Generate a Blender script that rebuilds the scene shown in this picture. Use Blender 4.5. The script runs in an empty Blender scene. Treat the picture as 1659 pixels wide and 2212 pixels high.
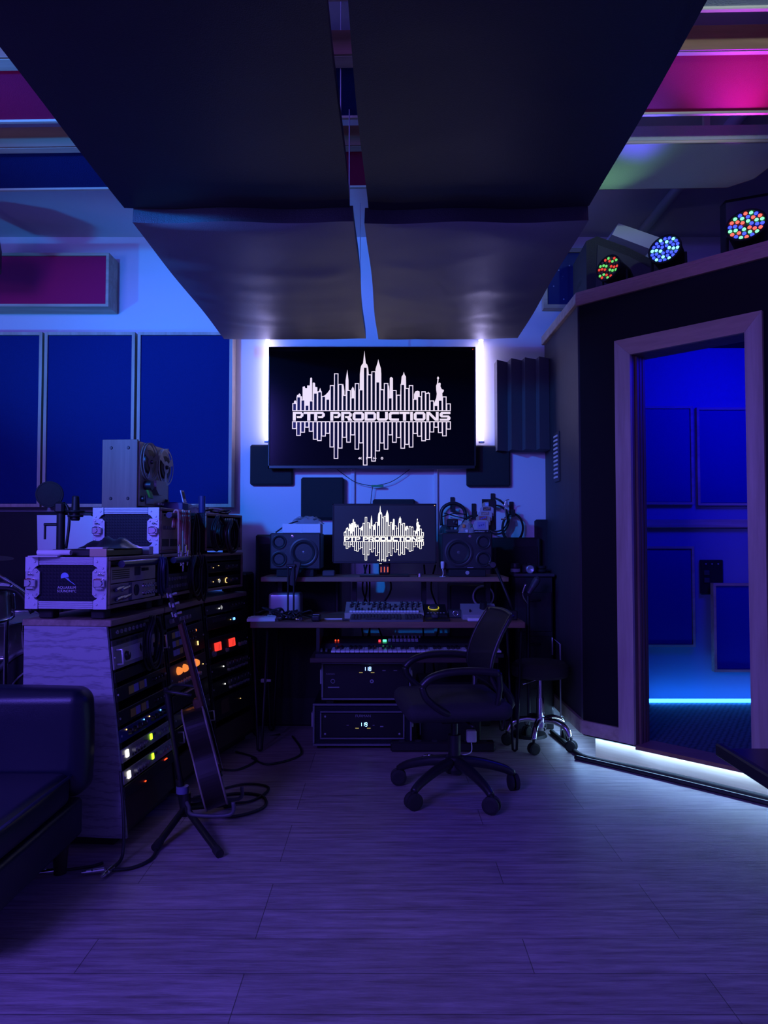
import bpy, math, random
from mathutils import Vector, Matrix
random.seed(7)
R = math.radians
U = 0.885            # metres per drawing unit
F_PX, CAM_H, PITCH = 1600.0, 1.3, math.atan(58/1600)
scene = bpy.context.scene
COL = scene.collection

def P(px, py, Y):
    """point at depth Y (drawing units) seen at photo pixel px, py"""
    x = (px-829.5)/F_PX; u = (1106-py)/F_PX
    k = Y/(math.cos(PITCH)-u*math.sin(PITCH))
    return Vector((k*x, Y, CAM_H+k*(math.sin(PITCH)+u*math.cos(PITCH))))
def X_(px, Y): return P(px, 1164, Y).x
def Z_(py, Y): return P(829, py, Y).z

# ---------------------------------------------------------------- materials
def lin(r, g, b):
    f = lambda c: (c/255/12.92 if c <= 10 else ((c/255+.055)/1.055)**2.4)
    return (f(r), f(g), f(b), 1)
MATS = {}
def mat(name, col=(.5,.5,.5), rough=.5, metal=0, bump=0, bscale=60, var=0, spec=.5, alpha=1, trans=0, stretch=(1,1,1), coat=0):
    if name in MATS: return MATS[name]
    m = bpy.data.materials.new(name); m.use_nodes = True
    nt = m.node_tree; b = nt.nodes['Principled BSDF']
    b.inputs['Base Color'].default_value = (*col[:3], 1)
    b.inputs['Roughness'].default_value = rough
    b.inputs['Metallic'].default_value = metal
    b.inputs['Specular IOR Level'].default_value = spec
    b.inputs['Alpha'].default_value = alpha
    b.inputs['Transmission Weight'].default_value = trans
    b.inputs['Coat Weight'].default_value = coat
    tc = nt.nodes.new('ShaderNodeTexCoord'); mp = nt.nodes.new('ShaderNodeMapping')
    mp.inputs['Scale'].default_value = stretch
    nt.links.new(tc.outputs['Object'], mp.inputs[0])
    nz = nt.nodes.new('ShaderNodeTexNoise'); nz.inputs['Scale'].default_value = bscale
    nz.inputs['Detail'].default_value = 4
    nt.links.new(mp.outputs[0], nz.inputs['Vector'])
    if var:
        mx = nt.nodes.new('ShaderNodeMix'); mx.data_type = 'RGBA'
        mx.inputs[6].default_value = (*[c*(1-var) for c in col[:3]], 1)
        mx.inputs[7].default_value = (*[min(1, c*(1+var)) for c in col[:3]], 1)
        nt.links.new(nz.outputs['Fac'], mx.inputs[0]); nt.links.new(mx.outputs[2], b.inputs['Base Color'])
    if bump:
        bp = nt.nodes.new('ShaderNodeBump'); bp.inputs['Strength'].default_value = bump
        bp.inputs['Distance'].default_value = .004
        nt.links.new(nz.outputs['Fac'], bp.inputs['Height']); nt.links.new(bp.outputs[0], b.inputs['Normal'])
    MATS[name] = m
    return m
def emit(name, col, s=1):
    if name in MATS: return MATS[name]
    m = bpy.data.materials.new(name); m.use_nodes = True
    b = m.node_tree.nodes['Principled BSDF']
    b.inputs['Base Color'].default_value = (.02,.02,.02,1)
    b.inputs['Emission Color'].default_value = (*col[:3], 1)
    b.inputs['Emission Strength'].default_value = s
    MATS[name] = m
    return m
def wood(name, c1, c2, axis=2, scale=14, rough=.55, knots=False, stretch=.08):
    """grain running along the given object axis"""
    if name in MATS: return MATS[name]
    m = bpy.data.materials.new(name); m.use_nodes = True
    nt = m.node_tree; b = nt.nodes['Principled BSDF']
    b.inputs['Roughness'].default_value = rough
    tc = nt.nodes.new('ShaderNodeTexCoord'); mp = nt.nodes.new('ShaderNodeMapping')
    s = [1,1,1]; s[axis] = stretch
    mp.inputs['Scale'].default_value = s
    nz = nt.nodes.new('ShaderNodeTexNoise'); nz.inputs['Scale'].default_value = scale
    nz.inputs['Detail'].default_value = 6; nz.inputs['Distortion'].default_value = 1.2
    wv = nt.nodes.new('ShaderNodeTexNoise'); wv.inputs['Scale'].default_value = scale*7; wv.inputs['Detail'].default_value = 3
    ad = nt.nodes.new('ShaderNodeMath'); ad.operation = 'MULTIPLY_ADD'; ad.inputs[1].default_value = .35
    rp = nt.nodes.new('ShaderNodeValToRGB')
    rp.color_ramp.elements[0].position = .45; rp.color_ramp.elements[1].position = .85
    rp.color_ramp.elements[0].color = (*c1, 1); rp.color_ramp.elements[1].color = (*c2, 1)
    bp = nt.nodes.new('ShaderNodeBump'); bp.inputs['Strength'].default_value = .25; bp.inputs['Distance'].default_value = .002
    L = nt.links.new
    L(tc.outputs['Object'], mp.inputs[0]); L(mp.outputs[0], nz.inputs['Vector']); L(mp.outputs[0], wv.inputs['Vector'])
    L(wv.outputs['Fac'], ad.inputs[0]); L(nz.outputs['Fac'], ad.inputs[2]); L(ad.outputs[0], rp.inputs[0])
    L(rp.outputs[0], b.inputs['Base Color']); L(ad.outputs[0], bp.inputs['Height']); L(bp.outputs[0], b.inputs['Normal'])
    MATS[name] = m
    return m

# ---------------------------------------------------------------- mesh building
class MB:
    def __init__(s): s.v = []; s.f = []; s.mi = []; s.sm = []
    def add(s, vs, fs, m=0, smooth=False, M=None):
        o = len(s.v)
        s.v += [tuple(M @ Vector(v)) if M is not None else tuple(v) for v in vs]
        for f in fs: s.f.append(tuple(o+i for i in f)); s.mi.append(m); s.sm.append(smooth)
        return s
    def box(s, c, d, b=0, m=0, M=None):
        """box with centre c, size d and chamfer b"""
        h = [x/2 for x in d]; c = Vector(c)
        T = Matrix.Translation(c); T = (M @ T) if M is not None else T
        if b <= 0:
            vs = [(x*h[0], y*h[1], z*h[2]) for x in (-1,1) for y in (-1,1) for z in (-1,1)]
            fs = [(0,1,3,2),(4,6,7,5),(0,4,5,1),(2,3,7,6),(0,2,6,4),(1,5,7,3)]
            return s.add(vs, fs, m, False, T)
        b = min(b, min(h)*.98)
        vs = []; ix = {}
        for x in (-1,1):
            for y in (-1,1):
                for z in (-1,1):
                    for a in range(3):
                        q = [x*(h[0]-b), y*(h[1]-b), z*(h[2]-b)]
                        q[a] = (x,y,z)[a]*h[a]
                        ix[(x,y,z,a)] = len(vs); vs.append(Vector(q))
        fs = []
        for a in range(3):
            p, q = [i for i in range(3) if i != a]
            for sg in (-1,1):
                l = []
                for (i,j) in ((-1,-1),(1,-1),(1,1),(-1,1)):
                    k = [0,0,0]; k[a] = sg; k[p] = i; k[q] = j; l.append(ix[(*k, a)])
                fs.append(l)
            for i in (-1,1):
                for j in (-1,1):
                    k0 = [0,0,0]; k0[p] = i; k0[q] = j; k1 = k0[:]; k0[a] = -1; k1[a] = 1
                    fs.append([ix[(*k0,p)], ix[(*k1,p)], ix[(*k1,q)], ix[(*k0,q)]])
        for x in (-1,1):
            for y in (-1,1):
                for z in (-1,1): fs.append([ix[(x,y,z,0)], ix[(x,y,z,1)], ix[(x,y,z,2)]])
        out = []
        for f in fs:
            n = (vs[f[1]]-vs[f[0]]).cross(vs[f[2]]-vs[f[0]])
            ctr = sum((vs[i] for i in f), Vector())/len(f)
            out.append(f if n.dot(ctr) > 0 else f[::-1])
        return s.add(vs, out, m, False, T)
    def rbox(s, c, d, r, m=0, M=None, bulge=0, n=5):
        """soft rounded box with optional pillowing"""
        h = [x/2 for x in d]; r = min(r, min(h)*.99); vs = []; fs = []; key = {}
        def ts(hh):
            rim = [hh-r+r*math.tan(R(a)) for a in (45, 30, 15, 0)]
            mid = [(hh-r)*(1-2*i/n) for i in range(1, n)]
            return rim+mid+[-x for x in rim[::-1]]
        def vert(w, a, sg):
            q = Vector([max(-(h[t]-r), min(h[t]-r, w[t])) for t in range(3)])
            p = q+(Vector(w)-q).normalized()*r
            if bulge:
                g = 1
                for t in range(3):
                    if t != a: g *= 1-(w[t]/h[t])**2
                p[a] += sg*bulge*g
            k = (round(p.x,5), round(p.y,5), round(p.z,5))
            if k not in key: key[k] = len(vs); vs.append(p)
            return key[k]
        for a in range(3):
            p_, q_ = [i for i in range(3) if i != a]
            A = ts(h[p_]); B = ts(h[q_])
            for sg in (-1,1):
                g = []
                for x in A:
                    row = []
                    for y in B:
                        w = [0,0,0]; w[a] = sg*h[a]; w[p_] = x; w[q_] = y; row.append(vert(w, a, sg))
                    g.append(row)
                for i in range(len(A)-1):
                    for j in range(len(B)-1):
                        f = []
                        for t in (g[i][j], g[i+1][j], g[i+1][j+1], g[i][j+1]):
                            if t not in f: f.append(t)
                        if len(f) < 3: continue
                        nr = (vs[f[1]]-vs[f[0]]).cross(vs[f[2]]-vs[f[0]])
                        ref = Vector((0,0,0)); ref[a] = sg
                        fs.append(f if nr.dot(ref) > 0 else f[::-1])
        T = Matrix.Translation(Vector(c)); T = (M @ T) if M is not None else T
        return s.add(vs, fs, m, True, T)
    def lathe(s, prof, o=(0,0,0), ax=(0,0,1), n=20, m=0, M=None, smooth=True, arc=None):
        """prof = [(radius, height)...] turned round the axis"""
        ax = Vector(ax).normalized(); o = Vector(o)
        e1 = ax.orthogonal().normalized(); e2 = ax.cross(e1)
        a0, a1 = arc or (0, 2*math.pi); full = arc is None
        cnt = n if full else n+1
        vs = []; fs = []
        for i in range(len(prof)-1):
            b = len(vs)
            for (r, h) in (prof[i], prof[i+1]):
                for j in range(cnt):
                    t = a0+(a1-a0)*j/n
                    vs.append(o+ax*h+(e1*math.cos(t)+e2*math.sin(t))*r)
            for j in range(n):
                k = (j+1) % cnt
                f = (b+j, b+k, b+cnt+k, b+cnt+j)
                if prof[i][0] < 1e-6: f = (b+j, b+cnt+k, b+cnt+j)
                elif prof[i+1][0] < 1e-6: f = (b+j, b+k, b+cnt+j)
                fs.append(f)
        return s.add(vs, fs, m, smooth, M)
    def cyl(s, p0, p1, r, r2=None, n=16, m=0, M=None):
        p0 = Vector(p0); p1 = Vector(p1); L = (p1-p0).length
        if L < 1e-6: return s
        r2 = r if r2 is None else r2
        return s.lathe([(0,0),(r,0),(r2,L),(0,L)], p0, p1-p0, n, m, M)
    def tube(s, pts, r, n=8, m=0, M=None, closed=False, sub=0):
        pts = [Vector(p) for p in pts]
        if sub: pts = smooth_path(pts, sub, closed)
        N = len(pts); vs = []; fs = []
        rr = r if isinstance(r, (list, tuple)) else None
        up = None
        for i, p in enumerate(pts):
            if closed: d = pts[(i+1) % N]-pts[i-1]
            else: d = pts[min(i+1, N-1)]-pts[max(i-1, 0)]
            d = d.normalized() if d.length > 1e-9 else Vector((0,0,1))
            up = d.orthogonal().normalized() if up is None else (up-d*up.dot(d))
            up = up.normalized() if up.length > 1e-6 else d.orthogonal().normalized()
            w = d.cross(up)
            ra = (rr[0]+(rr[1]-rr[0])*i/(N-1)) if rr else r
            for j in range(n):
                t = 2*math.pi*j/n
                vs.append(p+(up*math.cos(t)+w*math.sin(t))*ra)
        for i in range(N if closed else N-1):
            a = i*n; b = ((i+1) % N)*n
            for j in range(n):
                k = (j+1) % n
                fs.append((a+j, a+k, b+k, b+j))
        if not closed: fs.append(tuple(range(n))[::-1]); fs.append(tuple((N-1)*n+j for j in range(n)))
        return s.add(vs, fs, m, True, M)
    def torus(s, c, ax, R_, r, n=32, k=10, m=0, M=None, sc=1):
        ax = Vector(ax).normalized(); e1 = ax.orthogonal().normalized(); e2 = ax.cross(e1)
        pts = [Vector(c)+(e1*math.cos(2*math.pi*i/n)+e2*math.sin(2*math.pi*i/n))*R_ for i in range(n)]
        return s.tube(pts, r, k, m, M, True)
    def prism(s, poly, o, a, b, d, m=0, M=None):
        """poly in the plane o + u*a + v*b, extruded by the vector d"""
        o = Vector(o); a = Vector(a); b = Vector(b); d = Vector(d)
        v0 = [o+a*u+b*w for u, w in poly]; n = len(v0)
        ar = sum(poly[i][0]*poly[(i+1)%n][1]-poly[(i+1)%n][0]*poly[i][1] for i in range(n))
        if (a.cross(b).dot(d) > 0) != (ar > 0): v0 = v0[::-1]
        # after this the front cap (v0+d) winds outward
        vs = v0+[v+d for v in v0]
        fs = [tuple(range(n))[::-1], tuple(range(n, 2*n))]+[(i, (i+1)%n, n+(i+1)%n, n+i) for i in range(n)]
        return s.add(vs, fs, m, False, M)
    def flat(s, poly, o, a, b, m=0, M=None):
        o = Vector(o); a = Vector(a); b = Vector(b)
        return s.add([o+a*u+b*w for u, w in poly], [tuple(range(len(poly)))], m, False, M)
    def text(s, txt, o, a, b, size, m=0, depth=0, align='CENTER', M=None, sx=1):
        cu = bpy.data.curves.new('t', 'FONT'); cu.body = txt; cu.size = 1; cu.align_x = align; cu.resolution_u = 3
        ob = bpy.data.objects.new('t', cu); COL.objects.link(ob)
        me = ob.to_mesh()
        o = Vector(o); a = Vector(a).normalized(); b = Vector(b).normalized()
        s.add([o+a*(v.co.x*size*sx)+b*(v.co.y*size) for v in me.vertices], [tuple(p.vertices) for p in me.polygons], m, False, M)
        ob.to_mesh_clear(); bpy.data.objects.remove(ob); bpy.data.curves.remove(cu)
        return s
    def mesh(s, name, mats):
        me = bpy.data.meshes.new(name)
        me.from_pydata([(v[0]*U, v[1]*U, v[2]*U) for v in s.v], [], s.f)
        for m in mats: me.materials.append(m)
        me.polygons.foreach_set('material_index', s.mi); me.polygons.foreach_set('use_smooth', s.sm)
        me.update()
        return me
def smooth_path(p, sub, closed=False):
    out = []; N = len(p)
    for i in range(N if closed else N-1):
        if closed: a, b, c, d = p[i-1], p[i], p[(i+1)%N], p[(i+2)%N]
        else: a, b, c, d = p[max(i-1,0)], p[i], p[i+1], p[min(i+2,N-1)]
        for k in range(sub):
            t = k/sub
            out.append(.5*((2*b)+(c-a)*t+(2*a-5*b+4*c-d)*t*t+(3*b-a-3*c+d)*t**3))
    if not closed: out.append(p[-1])
    return out

# ---------------------------------------------------------------- objects
def props(o, label=None, cat=None, group=None, kind=None):
    if label: o['label'] = label
    if cat: o['category'] = cat
    if group: o['group'] = group
    if kind: o['kind'] = kind
    return o
def thing(name, label, cat, loc=(0,0,0), rz=0, group=None, rx=0, ry=0):
    o = bpy.data.objects.new(name, None); COL.objects.link(o)
    o.location = Vector(loc)*U; o.rotation_euler = (R(rx), R(ry), R(rz)); o.empty_display_size = .05
    return props(o, label, cat, group)
def part(name, mb, mats, parent, label=None, loc=(0,0,0)):
    me = mb.mesh(name, mats if isinstance(mats, (list,tuple)) else [mats]) if isinstance(mb, MB) else mb
    o = bpy.data.objects.new(name, me); COL.objects.link(o); o.parent = parent
    o.location = Vector(loc)*U
    if label: o['label'] = label
    return o
def solo(name, mb, mats, label, cat, loc=(0,0,0), rz=0, group=None):
    o = part(name, mb, mats, None); o.location = Vector(loc)*U; o.rotation_euler = (0,0,R(rz))
    return props(o, label, cat, group)
def struct(name, mb, mats, parent=None):
    o = part(name, mb, mats, parent)
    if parent is None: o['kind'] = 'structure'
    return o
def dup(root, loc, rz=None, label=None, group=None):
    def cp(o, par):
        c = o.copy(); COL.objects.link(c); c.parent = par
        for ch in list(o.children): cp(ch, c)
        return c
    r = cp(root, None); r.location = Vector(loc)*U
    if rz is not None: r.rotation_euler[2] = R(rz)
    if label: r['label'] = label
    if group: r['group'] = group
    return r

# ---------------------------------------------------------------- palette
black_paint = mat('black wall paint', (.0065,.006,.0075), .75, bump=.15, bscale=40, spec=.25)
white_wall = mat('white painted wall', (.72,.72,.74), .65, bump=.08, bscale=90)
white_ceil = mat('white ceiling paint', (.6,.58,.62), .75)
cloth_black = mat('black stretched fabric', (.022,.021,.026), .45, bump=.25, bscale=300, spec=.6)
foam_black = mat('black acoustic fabric', (.02,.02,.022), .9, bump=.5, bscale=250)
cloth_lit = mat('charcoal satin fabric', (.23,.225,.24), .42, bump=.25, bscale=300, spec=.6)  # far clouds' black fabric, colour lightened to stand for tube light
blk = mat('black plastic', (.015,.015,.016), .4)
blk_m = mat('black matte metal', (.02,.02,.021), .45, metal=.3)
rubber = mat('black rubber', (.012,.012,.012), .75)
dkgrey = mat('dark grey plastic', (.05,.05,.055), .5)
grey = mat('grey plastic', (.25,.25,.26), .45)
chrome = mat('chrome', (.85,.85,.87), .12, metal=1)
steel = mat('brushed steel', (.6,.6,.64), .32, metal=.6, bump=.1, bscale=200)
alu = mat('aluminium extrusion', (.62,.63,.68), .45, metal=.3, bump=.15, bscale=150)
white_p = mat('white plastic', (.75,.75,.76), .4)
paper = mat('white paper', (.8,.8,.8), .8)
silver_p = mat('silver faceplate', (.42,.41,.4), .4, metal=.5)
cream = mat('cream faceplate', (.5,.44,.34), .45)
pine = wood('pine board', (.4,.3,.2), (.62,.51,.37), 0, 9)
pine_v = wood('pine upright', (.38,.29,.21), (.58,.49,.38), 2, 9)
brownw = wood('brown timber and shaded pine', (.2,.09,.05), (.3,.15,.09), 0, 9)  # own colour on the threshold, painted shade on the ceiling frames
deskw = wood('walnut desk top', (.16,.085,.055), (.3,.16,.1), 0, 10)
def veneer():
    m = mat('oak veneer', (.3,.3,.3), .5); nt = m.node_tree; b = nt.nodes['Principled BSDF']; L = nt.links.new; N = nt.nodes.new
    tc = N('ShaderNodeTexCoord'); mp = N('ShaderNodeMapping'); mp.inputs['Scale'].default_value = (1,.32,1)
    wv = N('ShaderNodeTexWave'); wv.bands_direction = 'Z'; wv.inputs['Scale'].default_value = 9; wv.inputs['Distortion'].default_value = 14
    wv.inputs['Detail'].default_value = 5; wv.inputs['Detail Scale'].default_value = 1.1; wv.inputs['Detail Roughness'].default_value = .6
    nz = N('ShaderNodeTexNoise'); nz.inputs['Scale'].default_value = 240; m2 = N('ShaderNodeMapping'); m2.inputs['Scale'].default_value = (1,.1,1)
    ad = N('ShaderNodeMath'); ad.operation = 'MULTIPLY_ADD'; ad.inputs[1].default_value = .45
    rp = N('ShaderNodeValToRGB'); rp.color_ramp.elements[0].position = .2; rp.color_ramp.elements[0].color = (.15,.15,.17,1); rp.color_ramp.elements[1].color = (.38,.38,.4,1); rp.color_ramp.elements[1].position = .75
    L(tc.outputs['Object'], mp.inputs[0]); L(mp.outputs[0], wv.inputs['Vector']); L(tc.outputs['Object'], m2.inputs[0]); L(m2.outputs[0], nz.inputs['Vector'])
    L(wv.outputs['Fac'], ad.inputs[0]); L(nz.outputs['Fac'], ad.inputs[2]); L(ad.outputs[0], rp.inputs[0]); L(rp.outputs[0], b.inputs['Base Color'])
    return m
rackw = veneer()
plyedge = wood('plywood edge', (.2,.14,.1), (.4,.3,.22), 0, 12)
cabw = wood('walnut cabinet side', (.13,.075,.06), (.24,.15,.12), 2, 12, stretch=.06)
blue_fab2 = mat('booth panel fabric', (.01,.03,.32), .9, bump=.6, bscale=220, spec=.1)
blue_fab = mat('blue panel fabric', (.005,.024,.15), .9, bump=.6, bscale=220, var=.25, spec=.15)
red_fab = mat('red panel fabric', (.5,.012,.09), .9, bump=.2, bscale=400, var=.06, spec=.15)
grey_fab = mat('pale grey panel fabric', (.42,.42,.42), .9, bump=.5, bscale=220)
leather = mat('dark blue leather', (.004,.006,.022), .36, bump=.12, bscale=260)
led_w = emit('white led', (1,.97,.9), 6)
led_g = emit('yellow green led', (.5,1,.02), 3)
led_r = emit('red led', (1,.05,.01), 3)
led_o = emit('orange lit knob', (1,.27,.05), .95)
led_b = emit('blue led', (.1,.35,1), 4)
led_y = emit('amber led', (1,.6,.2), 2)
vu_red = emit('red lit meter', (1,.045,.03), 1.1)
# ================================================================ ROOM
WB = 5.45            # back wall
CZ = 3.55            # ceiling height
def floor_mat():
    m = bpy.data.materials.new('vinyl plank floor'); m.use_nodes = True
    nt = m.node_tree; b = nt.nodes['Principled BSDF']; L = nt.links.new; N = nt.nodes.new
    tc = N('ShaderNodeTexCoord'); mp = N('ShaderNodeMapping'); mp.inputs['Location'].default_value = (.37,.035,0)
    L(tc.outputs['Object'], mp.inputs[0])
    br = N('ShaderNodeTexBrick'); br.inputs['Scale'].default_value = 1
    br.inputs['Brick Width'].default_value = 1.22; br.inputs['Row Height'].default_value = .17
    br.inputs['Mortar Size'].default_value = .0014; br.inputs['Mortar Smooth'].default_value = .3
    br.offset = .37; br.offset_frequency = 3
    br.inputs['Color1'].default_value = (.88,.88,.88,1); br.inputs['Color2'].default_value = (1.06,1.06,1.06,1)
    br.inputs['Mortar'].default_value = (.25,.25,.25,1)
    L(mp.outputs[0], br.inputs['Vector'])
    m2 = N('ShaderNodeMapping'); m2.inputs['Scale'].default_value = (.09,1,1); L(tc.outputs['Object'], m2.inputs[0])
    n1 = N('ShaderNodeTexNoise'); n1.inputs['Scale'].default_value = 44; n1.inputs['Detail'].default_value = 9; n1.inputs['Roughness'].default_value = .7; n1.inputs['Distortion'].default_value = .25
    n2 = N('ShaderNodeTexNoise'); n2.inputs['Scale'].default_value = 260; n2.inputs['Detail'].default_value = 3
    L(m2.outputs[0], n1.inputs['Vector']); L(m2.outputs[0], n2.inputs['Vector'])
    rp = N('ShaderNodeValToRGB'); rp.color_ramp.elements[0].position = .33; rp.color_ramp.elements[1].position = .68
    rp.color_ramp.elements[0].color = (.2,.15,.15,1); rp.color_ramp.elements[1].color = (.5,.42,.42,1)
    L(n1.outputs['Fac'], rp.inputs[0])
    mx = N('ShaderNodeMix'); mx.data_type = 'RGBA'; mx.blend_type = 'MULTIPLY'; mx.inputs[0].default_value = 1
    L(rp.outputs[0], mx.inputs[6]); L(br.outputs['Color'], mx.inputs[7]); L(mx.outputs[2], b.inputs['Base Color'])
    ad = N('ShaderNodeMath'); ad.operation = 'ADD'; L(n1.outputs['Fac'], ad.inputs[0]); L(n2.outputs['Fac'], ad.inputs[1])
    a2 = N('ShaderNodeMath'); a2.operation = 'MULTIPLY_ADD'; a2.inputs[1].default_value = -1.5
    L(br.outputs['Fac'], a2.inputs[0]); L(ad.outputs[0], a2.inputs[2])
    bp = N('ShaderNodeBump'); bp.inputs['Strength'].default_value = .35; bp.inputs['Distance'].default_value = .003
    L(a2.outputs[0], bp.inputs['Height']); L(bp.outputs[0], b.inputs['Normal'])
    b.inputs['Roughness'].default_value = .4
    return m
FX0, FX1, FY0 = -3.6, 3.3, -2.4
struct('floor', MB().box(((FX0+FX1)/2, (FY0+WB)/2, -.05), (FX1-FX0+.2, WB-FY0+.2, .1)), floor_mat())
struct('ceiling', MB().box(((FX0+FX1)/2, (FY0+WB)/2, CZ+.05), (FX1-FX0+.2, WB-FY0+.2, .1)), white_ceil)
struct('wall_back', MB().box(((FX0+FX1)/2, WB+.05, CZ/2), (FX1-FX0+.2, .1, CZ)), white_wall)
struct('wall_left', MB().box((FX0-.05, (FY0+WB)/2, CZ/2), (.1, WB-FY0, CZ)), white_wall)
struct('wall_right', MB().box((FX1+.05, (FY0+WB)/2, CZ/2), (.1, WB-FY0, CZ)), white_wall)
struct('wall_front', MB().box(((FX0+FX1)/2, FY0-.05, CZ/2), (FX1-FX0+.2, .1, CZ)), white_wall)
# conduits on the back wall
for x in (762, 942):
    t = struct('trim_1' if x == 762 else 'trim_2', MB().box((X_(x,5.43), WB-.012, 1.3), (.03,.024,2.5), .006), white_wall)

# ---------------------------------------------------------------- vocal booth (raised black box with a doorway)
C = Vector((1.184,4.442,0)); D = Vector((.6931,-.7208,0)); N_ = Vector((-.7208,-.6931,0)); UPV = Vector((0,0,1))
def bw(s, n=0, z=0): return C+D*s+N_*n+Vector((0,0,z))     # along the slanted wall, out of it, up
BF, BT = .135, 2.77          # booth floor and wall top
SL = 2.9                     # length of the slanted wall
def wallbox(mb, s0, s1, n0, n1, z0, z1, m=0):
    return mb.prism([(s0,z0),(s1,z0),(s1,z1),(s0,z1)], bw(0,n0), D, UPV, N_*(n1-n0), m)
DS0, DS1, DZ = .334, .960, 2.35          # door opening
mb = MB()
mb.prism([(0,BF),(DS0-.02,BF),(DS0-.02,DZ+.02),(DS1+.02,DZ+.02),(DS1+.02,BF),(SL,BF),(SL,BT),(0,BT)], bw(0,0), D, UPV, -N_*.11)
struct('wall_booth', mb, black_paint)
struct('wall_booth_side', MB().box((1.19+.055, (C.y+WB)/2+.03, (BF+BT)/2), (.11, WB-C.y-.07, BT-BF)), mat('dark grey brushed paint', (.06,.055,.06), .6, bump=.3, bscale=30, var=.3, stretch=(1,6,.3)))
mb = MB().box(((SL-.05)/2,0,(BF-.0205)/2),(SL-.05,.05,BF-.0205))
o_ = struct('trim_3', mb, pine); o_.location = bw(.05,-.075)*U; o_.rotation_euler = (0,0,math.atan2(D.y,D.x))
#                                   # lit floor frame under the wall
mb = MB().prism([(1.24,WB-.01),(1.24,C.y+.06),(bw(.04,-.06).x,bw(.04,-.06).y),(bw(SL,-.06).x,bw(SL,-.06).y),(3.28,bw(SL,-.06).y),(3.28,WB-.01)], (0,0,BF-.02), (1,0,0), (0,1,0), (0,0,.02))
carpet = mat('ribbed booth carpet', (.05,.055,.06), .85)
def carpet_nodes(m):
    nt = m.node_tree; b = nt.nodes['Principled BSDF']; L = nt.links.new
    tc = nt.nodes.new('ShaderNodeTexCoord'); mp = nt.nodes.new('ShaderNodeMapping')
    mp.inputs['Scale'].default_value = (26,42,1); mp.inputs['Rotation'].default_value = (0,0,.35)
    v = nt.nodes.new('ShaderNodeTexVoronoi'); v.inputs['Randomness'].default_value = .25; v.inputs['Scale'].default_value = 1.3
    L(tc.outputs['Object'], mp.inputs[0]); L(mp.outputs[0], v.inputs['Vector'])
    bp = nt.nodes.new('ShaderNodeBump'); bp.invert = True; bp.inputs['Strength'].default_value = 1; bp.inputs['Distance'].default_value = .006
    L(v.outputs['Distance'], bp.inputs['Height']); L(bp.outputs[0], b.inputs['Normal'])
    rp = nt.nodes.new('ShaderNodeValToRGB'); rp.color_ramp.elements[0].color = (.11,.12,.13,1); rp.color_ramp.elements[1].color = (.012,.013,.015,1)
    rp.color_ramp.elements[0].position = .15; rp.color_ramp.elements[1].position = .6
    L(v.outputs['Distance'], rp.inputs[0]); L(rp.outputs[0], b.inputs['Base Color'])
carpet_nodes(carpet)
struct('floor_booth', mb, carpet)
mb = MB().prism([(1.2,WB-.01),(1.2,C.y+.02),(bw(SL,-.02).x,bw(SL,-.02).y),(3.28,bw(SL,0).y),(3.28,WB-.01)], (0,0,BT-.06), (1,0,0), (0,1,0), (0,0,.05))
struct('ceiling_booth', mb, black_paint)
# door: casing, jambs, threshold
mb = MB(); cz = BF+.012
for a, b_, c_, d_ in ((DS0-.095,DS0,0,1),(DS1,DS1+.085,1,0)):
    zi = DZ; zo = DZ+.095
    pl = [(a,cz),(b_,cz),(b_,zi if c_ == 0 else zo),(a,zo if c_ == 0 else zi)]
    mb.prism(pl, bw(0,0), D, UPV, N_*.022)
door = struct('door_1', mb, pine_v)
mb = MB().prism([(DS0-.095,DZ+.0955),(DS0+.0005,DZ+.0005),(DS1-.0005,DZ+.0005),(DS1+.085,DZ+.0955)], bw(0,0), D, UPV, N_*.022)
pine_s = mat('pine lintel', (.5,.35,.24), .55, bump=.2, bscale=16, var=.22, stretch=(.4,.4,3))
struct('door_lintel', mb, pine_s, door)
jambw = wood('brown door jamb', (.1,.055,.04), (.2,.12,.085), 2, 9)
for s0, s1 in ((DS0-.02,DS0),(DS1,DS1+.02)):
    mb = MB(); wallbox(mb, s0, s1, -.16, -.0005, BF, DZ)
    for n in (-.12,-.085,-.05): wallbox(mb, s0 if s0 > .5 else s1, (s0 if s0 > .5 else s1)+(-.012 if s0 > .5 else .012), n-.012, n+.012, BF, DZ)
    struct('door_jamb', mb, jambw, door)
mb = MB(); wallbox(mb, DS0-.02, DS1+.02, -.16, -.0005, DZ, DZ+.02); struct('door_head', mb, jambw, door)
mb = MB(); wallbox(mb, DS0+.001, DS1+.3, -.16, .012, BF-.014, BF+.008); struct('door_threshold', mb, brownw, door)
# wall trim: cap rail on the front and side, base trim
mb = MB(); wallbox(mb, -.012, SL, -.12, .02, BT+.0005, BT+.02); wallbox(mb, -.012, SL, .0005, .02, BT-.06, BT)
struct('trim_4', mb, mat('brown cap rail', (.4,.24,.16), .6, bump=.2, bscale=20, var=.25, stretch=(1,1,6)))
mb = MB().box((1.18, (C.y+WB)/2, BT-.005), (.03, WB-C.y-.03, .065), .004)
struct('trim_5', mb, pine)
mb = MB(); wallbox(mb, 0, DS0-.096, .0005, .02, BF+.012, BF+.09); mb.box((1.178, (C.y+WB)/2, BF+.05), (.02, WB-C.y-.03, .078))
struct('baseboard_booth', mb, pine)
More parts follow.
